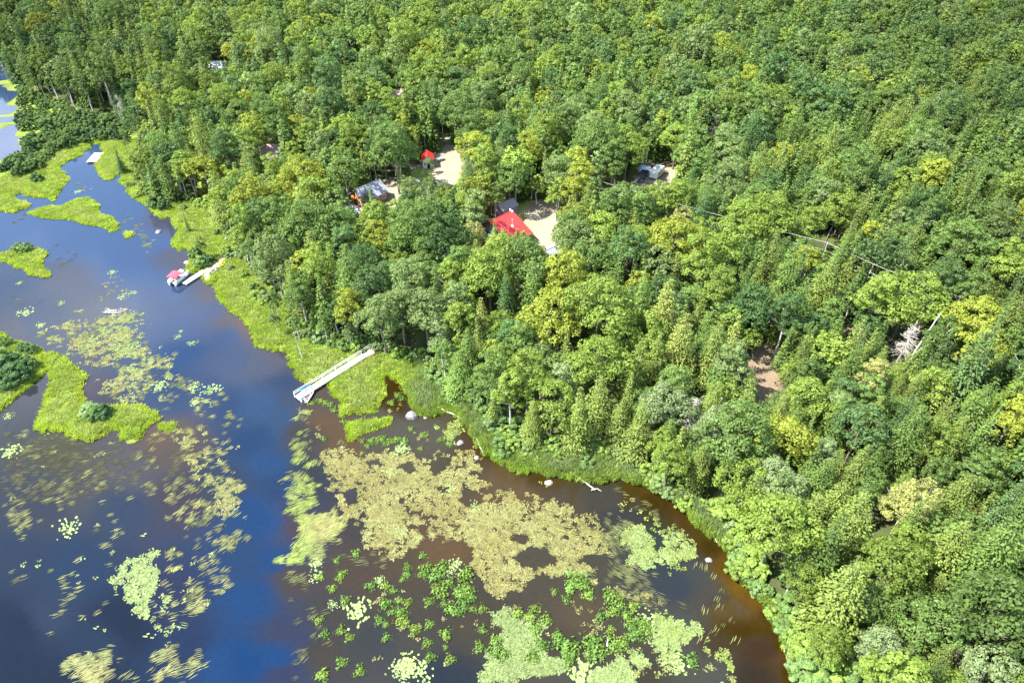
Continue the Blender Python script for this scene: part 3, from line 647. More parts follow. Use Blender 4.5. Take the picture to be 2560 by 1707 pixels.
for (ax, ay, kd, tn, sz) in ACC:
    if sz < 0.05: continue
    v_ = int(rng.integers(len(BL) if kd == 'B' else len(CF)))
    if kd == 'B' and sz >= 1.15: v_ = int(rng.choice([0, 2, 6]))
    zc = crown_of(kd, v_)[3] * sz
    z = 3.0
    for _ in range(6):
        P = at(ax, ay, z + zc)[None]; z = float(hgt(P)[0])
    trees.append([P[0, 0], P[0, 1], z, kd, v_, sz, sz * rng.uniform(.95, 1.08), rng.random() * 6.28, tn, rng.uniform(.93, 1.07)])
for (fx, fy, kd, tn, sz) in LONE:
    if sz < 0.05: continue
    P = on_ground(fx, fy)[0]
    v_ = int(rng.choice([3, 5])) if kd == 'B' else 6
    trees.append([P[0], P[1], P[2], kd, v_, sz * .8, sz * 1.05, rng.random() * 6.28, tn, 1.0])
N_ACC = len(trees)
# the rest of the wood
cell = {}
def near_ok(x, y, r):
    i, j = int(x // 6), int(y // 6)
    for a_ in range(i - 2, i + 3):
        for b_ in range(j - 2, j + 3):
            for (qx_, qy_, qr) in cell.get((a_, b_), ()):
                if (x - qx_) ** 2 + (y - qy_) ** 2 < (r + qr) ** 2: return False
    return True
def put_cell(x, y, r): cell.setdefault((int(x // 6), int(y // 6)), []).append((x, y, r))
for t in trees: put_cell(t[0], t[1], crown_of(t[3], t[4])[2] * t[5] * 0.72)
yy = rng.uniform(0, 1, 60000)
cy_ = 18 + (500 - 18) * yy ** 0.72
cx_ = (rng.uniform(-1, 1, len(cy_))) * (0.70 * cy_ + 75)
cand = np.stack([cx_, cy_], -1)
cs = sdist(cand); cz = hgt_s(cand, cs)
kx, ky, _ = proj(cand[:, 0], cand[:, 1], cz + 9)
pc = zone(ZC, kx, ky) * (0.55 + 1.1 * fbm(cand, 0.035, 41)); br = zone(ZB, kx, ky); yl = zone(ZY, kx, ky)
tl = inpoly(np.stack(proj(cand[:, 0], cand[:, 1], cz)[:2], -1), MEADOW_SEEN)
shoot = [np.array(p_, float) for p_ in OPEN_SEEN.values()]
keep = (cs > 2.5) & ~(tl & (cand[:, 1] > 25))
ci = np.nonzero(keep)[0]
# sample points of a crown, to see whether it would stand before something open
ang = np.linspace(0, 6.283, 8, endpoint=False)
batch = []
isC = rng.random(len(cand)) < pc
var_ = np.where(isC, rng.integers(len(CF), size=len(cand)), rng.integers(len(BL), size=len(cand)))
sc_ = np.clip(rng.normal(0.97, 0.16, len(cand)), 0.6, 1.35)
rad_ = np.array([crown_of('C' if c else 'B', v_)[2] for c, v_ in zip(isC, var_)]) * sc_
zc_ = np.array([crown_of('C' if c else 'B', v_)[3] for c, v_ in zip(isC, var_)]) * sc_
ht_ = np.array([crown_of('C' if c else 'B', v_)[4] for c, v_ in zip(isC, var_)]) * sc_
small = np.ones(len(cand))
bad = np.zeros(len(cand), int)
for a_ in ang:
    for (fr, fz) in ((0.85, 0.0), (0.45, 0.62)):
        rr = rad_ * fr * np.where(isC & (fz > 0), 0.4, 1)
        X, Y, Z = cand[:, 0] + np.cos(a_) * rr, cand[:, 1] + np.sin(a_) * rr, cz + zc_ + (ht_ - zc_) * fz
        q = np.stack(proj(X, Y, Z)[:2], -1)
        b_ = inpoly(q, MEADOW_SEEN)
        for s_ in shoot: b_ |= inpoly(q, s_)
        bad += b_
gridpts = []
for p_ in shoot:
    (x0, y0), (x1, y1) = p_.min(0), p_.max(0)
    g_ = np.stack(np.meshgrid(np.arange(x0, x1, 5), np.arange(y0, y1, 5)), -1).reshape(-1, 2)
    gridpts.append(g_[inpoly(g_, p_)])
GRD = np.concatenate(gridpts)
def hides(x, y, z, kd, v_, s_, sz_):
    """how many sample points of open ground a tree would cover"""
    Rd, zc, h_ = crown_of(kd, v_)[2:5]
    cx0, cy0, k0 = proj(x, y, z + zc * sz_)
    if GRD[:, 0].min() - 200 > cx0: return 0
    if kd == 'B': c_ = (((GRD[:, 0] - cx0) / (Rd * s_ * k0)) ** 2 + ((GRD[:, 1] - cy0) / (Rd * s_ * k0 * .95)) ** 2) < 1
    else:
        c_ = np.zeros(len(GRD), bool)
        for f_ in (.15, .4, .65, .9):
            a1, b1, k1 = proj(x, y, z + h_ * sz_ * f_); r1 = Rd * s_ * k1 * (1.12 - f_)
            c_ |= ((GRD[:, 0] - a1) ** 2 + ((GRD[:, 1] - b1) * 1.3) ** 2) < r1 * r1
    tx0, ty0, _ = proj(x, y, z)
    c_ |= (np.abs(GRD[:, 0] - (tx0 + cx0) / 2) < 3) & (GRD[:, 1] > min(cy0, ty0)) & (GRD[:, 1] < max(cy0, ty0))
    return int(c_.sum())
LITP = [(900,480),(925,470),(945,462),(960,480),(930,485),(985,470),(1068,385),(1068,400),(1110,420),(1125,400),(1085,450),(1240,555),(1265,545),(1290,560),(1260,570),(1310,575),(1340,560),(1365,570),(1350,540),(1605,440),(1640,438),(1665,440),(1630,462),(1910,900),(1920,940),(535,680),(590,635),(610,620)]
LG = on_ground([p_[0] for p_ in LITP], [p_[1] for p_ in LITP]) + np.array([0, 0, 2.0])
SDV = np.array(sd_)
def shades(x, y, z, kd, v_, s_, sz_):
    Rd, zc, h_ = crown_of(kd, v_)[2:5]
    c_ = np.array([x, y, z + (zc if kd == 'B' else h_ * .4) * sz_]) - LG
    t_ = c_ @ SDV
    d_ = np.linalg.norm(c_ - np.maximum(t_, 0)[:, None] * SDV, axis=1)
    return bool((d_ < Rd * s_ * .85).any())
for i in ci:
    if bad[i] == 0 and shades(cand[i, 0], cand[i, 1], cz[i], 'C' if isC[i] else 'B', var_[i], sc_[i], sc_[i]): continue
    if bad[i] > 0 or hides(cand[i, 0], cand[i, 1], cz[i], 'C' if isC[i] else 'B', var_[i], sc_[i], sc_[i]) > 3: continue
    r_ = rad_[i] * (0.54 if not isC[i] else 0.56)
    if not near_ok(cand[i, 0], cand[i, 1], r_): continue
    put_cell(cand[i, 0], cand[i, 1], r_)
    u = rng.random()
    if isC[i]: tn = 'o' if u < yl[i] * 0.75 else ('n' if u < 0.86 else ('b' if u < 0.93 else 'd'))
    else:
        y_ = yl[i]
        tn = 'L' if u < y_ * 0.55 else ('Y' if u < y_ * 0.66 else ('M' if u < 0.72 else ('P' if u < 0.84 else ('B' if u < 0.95 else 'D'))))
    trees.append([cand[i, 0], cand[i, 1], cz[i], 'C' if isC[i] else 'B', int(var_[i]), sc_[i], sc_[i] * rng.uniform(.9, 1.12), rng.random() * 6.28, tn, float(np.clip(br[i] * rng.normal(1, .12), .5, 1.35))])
# saplings that fill the gaps, also close to the open ground
cand2 = np.stack([rng.uniform(-1, 1, 16000), rng.uniform(0, 1, 16000)], -1)
cand2[:, 1] = 20 + 330 * cand2[:, 1] ** 0.8; cand2[:, 0] *= 0.70 * cand2[:, 1] + 60
s2 = sdist(cand2); z2 = hgt_s(cand2, s2)
tl2 = inpoly(np.stack(proj(cand2[:, 0], cand2[:, 1], z2)[:2], -1), MEADOW_SEEN)
b2 = np.zeros(len(cand2), int)
for a_ in ang:
    q = np.stack(proj(cand2[:, 0] + 1.7 * np.cos(a_), cand2[:, 1] + 1.7 * np.sin(a_), z2 + 4.5)[:2], -1)
    k_ = inpoly(q, MEADOW_SEEN)
    for s_ in shoot: k_ |= inpoly(q, s_)
    b2 += k_
x2, y2, _ = proj(cand2[:, 0], cand2[:, 1], z2 + 4)
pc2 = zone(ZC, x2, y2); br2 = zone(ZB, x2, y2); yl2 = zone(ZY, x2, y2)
for i in np.nonzero((s2 > 2.5) & ~tl2 & (b2 < 2))[0]:
    if not near_ok(cand2[i, 0], cand2[i, 1], 0.75): continue
    if b2[i] > 0 or hides(cand2[i, 0], cand2[i, 1], z2[i], 'B', 0, .6, .6) > 2: continue
    put_cell(cand2[i, 0], cand2[i, 1], 1.0)
    c_ = rng.random() < pc2[i]
    v_ = int(rng.integers(len(CF) if c_ else len(BL))); s_ = rng.uniform(.45, .68)
    tn = ('o' if rng.random() < .4 else 'n') if c_ else ('L' if rng.random() < yl2[i] * .6 else 'M')
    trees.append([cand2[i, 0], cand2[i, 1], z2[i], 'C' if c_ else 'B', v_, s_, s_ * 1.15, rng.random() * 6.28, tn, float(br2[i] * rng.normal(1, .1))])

# ------------------------------------------------------------------ single trees (the 300 of either kind that show largest) and the far woods
LM = [ # what a tree can be found by: photo x, y, words
 (1275,555,'the red-roofed house'),(1375,640,'the small grey shed'),(925,480,'the orange log cabin'),(1068,395,'the red-roofed hut'),(1120,420,'the sunny gravel drive'),(1630,440,'the camper yard'),(2063,625,'the utility pole'),(1912,930,'the bare wood-chip clearing'),
 (676,380,'the faded pink roof'),(445,700,'the pontoon boat'),(560,660,'the sandy boat path'),(840,930,'the long white dock'),(750,860,'the bare snag by the dock'),(1000,985,'the brown inlet'),(1040,1040,'the big pale boulder'),(1250,1140,'the reedy cove'),(1445,1205,'the long driftwood log'),(1718,1050,'the pale dead tree'),(1640,1225,'the shore reeds'),(1760,1310,'the reedy shore'),
 (1880,1480,'the amber shallows'),(2135,1610,'the white boat in the bushes'),(2285,830,'the forked dead trunk'),(235,395,'the little far dock'),(545,158,'the far white roof'),(988,233,'the far white cottage'),(1774,325,'the grey dead spire'),(130,280,'the alder marsh'),(520,580,'the lime meadow'),(2140,808,'the pale forest gap'),
 (2300,1260,'the creamy flowering tree'),(2206,1630,'the silvery poplar'),(2480,1670,'the lower right corner'),(2500,1100,'the right edge'),(2500,300,'the upper right corner'),(1868,199,'the lone yellow tree'),(1330,720,'the middle of the wood'),(1600,800,'the yellowish tall conifer'),(2180,950,'the cream-topped tree'),
]
LMX = np.array([[a_, b_] for a_, b_, _ in LM], float)
ORD = ['nearest', 'second nearest', 'third nearest', 'fourth nearest', 'fifth nearest', 'sixth nearest', 'seventh nearest', 'eighth nearest', 'ninth nearest', 'tenth nearest', 'eleventh nearest', 'twelfth nearest', 'thirteenth nearest', 'fourteenth nearest', 'fifteenth nearest', 'sixteenth nearest', 'seventeenth nearest', 'eighteenth nearest']
T = trees
tx = np.array([t[0] for t in T]); ty = np.array([t[1] for t in T]); tz = np.array([t[2] for t in T])
tc_h = np.array([crown_of(t[3], t[4])[3] * t[6] for t in T]); tr_ = np.array([crown_of(t[3], t[4])[2] * t[5] for t in T])
sx_, sy_, spp = proj(tx, ty, tz + tc_h)
inframe = (sx_ > -20) & (sx_ < 2580) & (sy_ > -20) & (sy_ < 1730) & (ty > 5)
apx = np.where(inframe, tr_ * spp, 0)
isB = np.array([t[3] == 'B' for t in T])
single = np.zeros(len(T), bool)
for k_ in (True, False):
    ii = np.nonzero((isB == k_) & inframe)[0]
    first = ii[ii < N_ACC]; rest = ii[ii >= N_ACC]
    rest = rest[np.argsort(-apx[rest])]
    single[first] = True; single[rest[:300 - len(first)]] = True
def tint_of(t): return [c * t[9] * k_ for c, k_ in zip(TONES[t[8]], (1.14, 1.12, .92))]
info = {}
for i in np.nonzero(single)[0]:
    d = np.hypot(LMX[:, 0] - sx_[i], (LMX[:, 1] - sy_[i]) * 1.5); j = int(np.argmin(d))
    dx, dy = sx_[i] - LMX[j, 0], (sy_[i] - LMX[j, 1]) * 1.5
    side = ('right of' if dx > 0 else 'left of') if abs(dx) > abs(dy) else ('in front of' if dy > 0 else 'behind')
    t = T[i]; hh = crown_of(t[3], t[4])[4] * t[6]
    size = 'tall' if hh > (14.2 if t[3] == 'B' else 16) else ('small' if hh < (9.5 if t[3] == 'B' else 10.5) else ('broad' if t[5] > 1.05 else 'mid-sized'))
    noun = 'broadleaf tree' if t[3] == 'B' else 'conifer'
    info.setdefault((size, TONE_WORD[t[8]], noun, side, LM[j][2]), []).append((d[j], i))
lab = {}
for (size, tone, noun, side, where), v_ in info.items():
    v_.sort()
    for k_, (dd, i) in enumerate(v_):
        base = f'{size} {tone} {noun} {side} {where}'
        lab[i] = base if len(v_) == 1 else base + ', ' + (ORD[k_] if k_ < len(ORD) else 'farthest out')
for i in np.nonzero(single)[0]:
    t = T[i]
    r = empty('broadleaf_tree' if t[3] == 'B' else 'conifer_tree', (t[0], t[1], t[2] - 0.1), t[7])
    r.scale = (t[5], t[5], t[6])
    cm, tm_, *_ = crown_of(t[3], t[4])
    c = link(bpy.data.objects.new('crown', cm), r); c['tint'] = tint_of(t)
    link(bpy.data.objects.new('trunk', tm_), r)
    tag(r, lab[i], 'tree', 'broadleaf trees of the shore wood' if t[3] == 'B' else 'conifers of the shore wood')
for kd, nm, protos in (('B', 'broadleaf_forest', BLF), ('C', 'conifer_forest', CFF)):
    ii = [i for i in range(len(T)) if not single[i] and T[i][3] == kd]
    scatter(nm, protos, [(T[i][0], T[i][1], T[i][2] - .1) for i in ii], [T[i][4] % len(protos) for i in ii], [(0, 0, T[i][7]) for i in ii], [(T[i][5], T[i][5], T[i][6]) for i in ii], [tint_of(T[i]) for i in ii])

# ------------------------------------------------------------------ shrubs
def shrub_mesh(seed, lobes=9, per=70, leaf=0.34):
    V, F, var = broadleaf_geo(seed, 1.5, 1.8, 0.75, lobes, per, leaf, 0, 0)
    return np_mesh('shrub', V, F, [M_LEAF], var)
SHR = [shrub_mesh(500 + k_, 9 + 2 * k_) for k_ in range(4)]
shr = []
ALDER = [(45,205),(95,240),(160,265),(235,290),(310,305),(340,335),(300,355),(255,352),(215,360),(190,375),(170,392),(120,400),(60,440),(10,440),(0,420),(40,395),(70,385),(62,350),(55,310),(40,260)]
BANK = [(300,455),(335,485),(400,515),(440,512),(425,535),(405,540),(380,512),(340,488),(312,470)]
EDGE = [(330,455),(405,512),(445,505),(520,500),(556,545),(590,625),(640,700),(700,742),(735,790),(800,836),(885,852),(960,858),(1000,878),(1060,905),(1108,955),(1170,1000),(1200,1040),(1260,1092),(1330,1125),(1430,1125),(1500,1128),(1560,1152),(1620,1175),(1650,1205),(1700,1232),(1770,1262),(1830,1312),(1846,1370),(1888,1455),(1930,1510),(1985,1590),(2005,1680)]
taken = []
def try_shrub(px, py, sc, tone, where, minpx=10, bright=1.0):
    for (qx_, qy_, r0) in taken:
        if math.hypot(qx_ - px, (qy_ - py) * 1.6) < (minpx + r0) * 0.5: return
    P = on_ground(px, py)[0]
    if sdist(P[None, :2])[0] < 0.3: return
    taken.append((px, py, minpx)); shr.append((P, sc, tone, where, px, py, bright))
for _ in range(700):
    q = np.array([rng.uniform(0, 345), rng.uniform(200, 445)])
    if inpoly(q[None], ALDER)[0] and len(shr) < 110: try_shrub(q[0], q[1], rng.uniform(.9, 1.7), rng.choice(['D', 'M', 'M', 'M']), 'in the alder marsh', 13, .95)
for _ in range(60):
    q = np.array([rng.uniform(300, 440), rng.uniform(455, 540)])
    if inpoly(q[None], BANK)[0]: try_shrub(q[0], q[1], rng.uniform(1, 1.7), rng.choice(['M', 'B', 'L']), 'on the bank above the narrows', 14, .9)
ED = np.array(EDGE, float); el = np.concatenate([[0], np.cumsum(np.hypot(*np.diff(ED, axis=0).T))])
for _ in range(900):
    if len(shr) > 285: break
    u = rng.uniform(0, el[-1]); q = np.array([np.interp(u, el, ED[:, k_]) for k_ in (0, 1)])
    off = rng.normal(2, 13); q = q + np.array([-off * .55, off])
    try_shrub(q[0], q[1], rng.uniform(.6, 1.25), rng.choice(['L', 'M', 'L', 'P']), 'at the wood edge', 15, 1.25)
for (x_, y_, s_, tn) in [(94,452,1.2,'D'),(10,862,1.0,'M'),(60,872,.8,'D'),(80,878,.8,'D'),(10,905,1.6,'M'),(50,910,1.5,'M'),(75,920,1.4,'D'),(25,930,1.8,'D'),(55,945,1.6,'D'),(15,965,1.7,'D'),(-20,930,2,'D'),(240,1040,1.4,'M'),(258,1038,1.3,'D'),(225,1030,1.1,'P'),(50,628,1.2,'M'),(70,626,1.0,'M'),(1675,1168,2.2,'L'),(1830,1300,1.9,'L'),(1805,1285,1.6,'L'),(1878,1420,1.7,'L'),(1868,1400,1.5,'L'),(2030,1560,1.4,'L'),(505,662,1.5,'M'),(520,655,1.3,'D'),(490,640,1.1,'M'),(1210,1010,1.6,'M'),(1150,960,1.6,'L'),(1240,1060,1.8,'M'),(1300,1080,1.7,'M'),(2005,1640,1.5,'L'),(2040,1655,1.8,'M'),(2085,1660,1.7,'L'),(2020,1695,1.8,'M'),(2070,1700,2.0,'L'),(2115,1672,1.6,'L'),(2160,1655,1.6,'P'),(2090,1605,1.8,'M'),(2060,1615,1.7,'L'),(2180,1690,1.8,'L'),(2140,1705,1.8,'M'),(2170,1610,1.2,'L'),(2105,1560,1.5,'M'),(1990,1600,1.5,'L')]:
    try_shrub(x_, y_, s_, tn, {True: 'on a marsh islet', False: 'by the shore'}[x_ < 300], 1, 1.3)
shrub_info = {}
SLM = [(130,280,'the alder marsh'),(250,395,'the little far dock'),(90,450,'the flat grass tongue'),(60,900,'the left marsh bank'),(245,1035,'the winding grass islet'),(60,640,'the leaf-shaped islet'),(370,500,'the narrows bank'),(470,560,'the lime meadow'),(500,660,'the sandy boat path'),(445,700,'the pontoon boat'),(620,780,'the curving pond bank'),(750,860,'the bare snag'),(840,930,'the long white dock'),(1000,985,'the brown inlet'),(1110,960,'the shore wood edge'),(1250,1140,'the reedy cove'),(1445,1205,'the long driftwood log'),(1640,1225,'the shore reeds'),(1760,1310,'the reedy shore'),(1880,1480,'the amber shallows'),(1980,1650,'the dark corner shallows'),(30,350,'the blue side channel'),(300,330,'the marsh wood edge')]
SL = np.array([[a_, b_] for a_, b_, _ in SLM], float)
for k_, (P, sc, tone, where, px, py, b_) in enumerate(shr):
    d = np.hypot(SL[:, 0] - px, (SL[:, 1] - py) * 1.5); j = int(np.argmin(d)); dx, dy = px - SL[j, 0], (py - SL[j, 1]) * 1.5
    side = ('right of' if dx > 0 else 'left of') if abs(dx) > abs(dy) else ('in front of' if dy > 0 else 'behind')
    shrub_info.setdefault(('large' if sc > 1.35 else 'low', TONE_WORD[tone], where, side, SLM[j][2]), []).append((d[j], k_))
slab = {}
for (size, tone, where, side, lm), v_ in shrub_info.items():
    v_.sort()
    for n_, (dd, k_) in enumerate(v_):
        b_ = f'{size} {tone} shrub {where}, {side} {lm}' if len(where.split()) + len(lm.split()) + len(side.split()) < 12 else f'{size} {tone} shrub {side} {lm}'
        slab[k_] = b_ if len(v_) == 1 else b_ + ', ' + (ORD[n_] if n_ < len(ORD) else 'farthest out')
for k_, (P, sc, tone, where, px, py, b_) in enumerate(shr):
    o = link(bpy.data.objects.new('shrub', SHR[k_ % 4])); o.location = (P[0], P[1], P[2] - .1); o.rotation_euler = (0, 0, rng.random() * 6.28)
    s_ = sc * rng.uniform(.85, 1.1); o.scale = (s_, s_, sc * rng.uniform(.8, 1.2)); bb = b_ * rng.uniform(.85, 1.15)
    o['tint'] = [c * bb * 1.15 for c in TONES[tone]]
    tag(o, slab[k_], 'shrub', 'shrubs of the marsh and shore')

# ------------------------------------------------------------------ grass, sedge and reeds
def tuft_mesh(seed, n, h, spread, w, lean=0.5):
    R = np.random.default_rng(seed); V = []; F = []; var = []
    for i in range(n):
        a_ = R.random() * 6.28; r_ = spread * math.sqrt(R.random()); b0 = np.array([math.cos(a_) * r_, math.sin(a_) * r_, -.05])
        hh = h * (.6 + .6 * R.random()); ld = R.random() * 6.28; l_ = lean * R.random() * hh
        tip = b0 + np.array([math.cos(ld) * l_, math.sin(ld) * l_, hh]); midp = b0 * .5 + tip * .5 + np.array([0, 0, .12 * hh])
        pd = R.random() * 6.28; s_ = np.array([math.cos(pd), math.sin(pd), 0]) * w
        k_ = len(V); V += [b0 - s_, b0 + s_, midp + s_ * .8, midp - s_ * .8, tip + s_ * .15, tip - s_ * .15]
        F += [(k_, k_ + 1, k_ + 2, k_ + 3), (k_ + 3, k_ + 2, k_ + 4, k_ + 5)]; vv = R.random(); var += [vv, vv]
    return np_mesh('tuft', V, F, [M_GRASS], var)
GT = [tuft_mesh(600 + k_, 26, .42, .42, .05, 1.6) for k_ in range(4)]
RT = [tuft_mesh(620 + k_, 22, 1.15, .38, .045, .55) for k_ in range(4)]
def grass_in(name, test, dens, bbox, protos, cols, hs=(.7, 1.3), smin=-0.25):
    (x0, x1, y0, y1) = bbox; n = int((x1 - x0) * (y1 - y0) * dens)
    P = np.stack([rng.uniform(x0, x1, n), rng.uniform(y0, y1, n)], -1)
    z = np.zeros(n); qx_, qy_, _ = proj(P[:, 0], P[:, 1], z + .3); Qp = np.stack([qx_, qy_], -1)
    k_ = test(P, Qp); P = P[k_]; Qp = Qp[k_]
    s_ = sdist(P); k_ = s_ > smin; P = P[k_]; s_ = s_[k_]; Qp = Qp[k_]
    z = np.maximum(hgt_s(P, s_), -.03)
    n = len(P); v_ = fbm(P, .22, 51)[:, None]; w_ = fbm(P, .8, 52)[:, None]
    m_ = np.clip((v_ - .35) * 3, 0, 1)
    tint = (np.array(cols[0]) * (1 - m_) + np.array(cols[1]) * m_) * (.65 + .7 * w_)
    edge = np.clip(1 - s_ / 1.5, 0, 1)[:, None]; tint = tint * (1 - edge) + edge * tint * np.array([1.1, 1.12, .55])
    sc = rng.uniform(hs[0], hs[1], n) * (0.7 + 0.6 * v_[:, 0])
    scatter(name, protos, np.concatenate([P, z[:, None]], 1), rng.integers(len(protos), size=n), np.stack([rng.normal(0, .12, n), rng.normal(0, .12, n), rng.random(n) * 6.28], -1), np.stack([sc, sc, sc], -1), tint)
def off_dock(P):
    ok_ = np.ones(len(P), bool)
    for a_, b_, w_ in ((at(741, 994), at(965, 855), 1.0), (at(459, 709), at(512, 676), 1.0), (at(228, 405), at(248, 382), 1.8)):
        e_ = b_ - a_; t_ = np.clip(((P - a_) @ e_) / (e_ @ e_), 0, 1); ok_ &= np.linalg.norm(P - a_ - t_[:, None] * e_, axis=1) > w_
    return ok_
def in_meadow(P, Qp): return off_dock(P) & inpoly(Qp, MEADOW_SEEN) & (Qp[:, 0] < 1130 + 60 * (wob(P, .15, 5) - .5)) & ~inpoly(Qp, np.array(GRAVEL[3], float))
def in_reeds(P, Qp): return inpoly(Qp, MEADOW_SEEN) & (Qp[:, 0] > 1040 + 90 * (wob(P, .15, 5) - .5))
grass_in('marsh_grass', in_meadow, 6.0, (-150, -8, 85, 215), GT, ((.27, .365, .065), (.33, .40, .115)))
grass_in('shore_reeds', in_reeds, 8.0, (-22, 52, 42, 105), RT, ((.235, .32, .09), (.235, .31, .14)), (.7, 1.25))

# ------------------------------------------------------------------ floating leaves
def pad_mesh(seed, n, spread, r0, r1, k_=6):
    R = np.random.default_rng(seed); V = []; F = []; var = []
    for i in range(n):
        c = np.array([*(R.normal(size=2) * spread), .012 + .03 * R.random()]); r_ = R.uniform(r0, r1); a0 = R.random() * 6.28; el = R.uniform(.6, 1)
        tilt = R.normal(size=2) * .12; q = len(V)
        for j in range(k_):
            a_ = a0 + 6.283 * j / k_; x, y = math.cos(a_) * r_, math.sin(a_) * r_ * el
            V.append(c + np.array([x, y, max(-.008, x * tilt[0] + y * tilt[1])]))
        F.append(tuple(range(q, q + k_))); var.append(np.clip(.5 + R.normal() * .28, 0, 1))
    return np_mesh('pads', V, F, [M_PAD], var)
def ribbon_mesh(seed, n, L, w, spread):
    R = np.random.default_rng(seed); V = []; F = []; var = []
    for i in range(n):
        c = np.array([R.normal() * spread * .6, R.normal() * spread, .02 + .02 * R.random()]); l_ = L * R.uniform(.6, 1.2); cv = R.normal() * .25; q = len(V); m_ = 4
        for j in range(m_ + 1):
            u = j / m_ - .5; ww = w * (1 - (2 * u) ** 2 * .85); x = u * l_; y = cv * u * u * l_
            V += [c + np.array([x, y - ww, 0]), c + np.array([x, y + ww, 0])]
        vv = np.clip(.5 + R.normal() * .25, 0, 1)
        for j in range(m_): F.append((q + 2 * j, q + 2 * j + 2, q + 2 * j + 3, q + 2 * j + 1)); var.append(vv)
    return np_mesh('ribbons', V, F, [M_PAD], var)
PADS = [pad_mesh(700 + k_, 5, .2, .07, .15) for k_ in range(5)]
RIBS = [ribbon_mesh(720 + k_, 4, 1.0, .042, .26) for k_ in range(5)]
TAN, TANG, PALE, OLV, LIMEW, RIBC = (.168,.165,.058), (.140,.145,.050), (.155,.208,.068), (.050,.050,.024), (.140,.180,.042), (.108,.122,.042)
def ell(cx, cy, rx, ry, n=18): return [(cx + rx * math.cos(6.283 * k_ / n), cy + ry * math.sin(6.283 * k_ / n)) for k_ in range(n)]
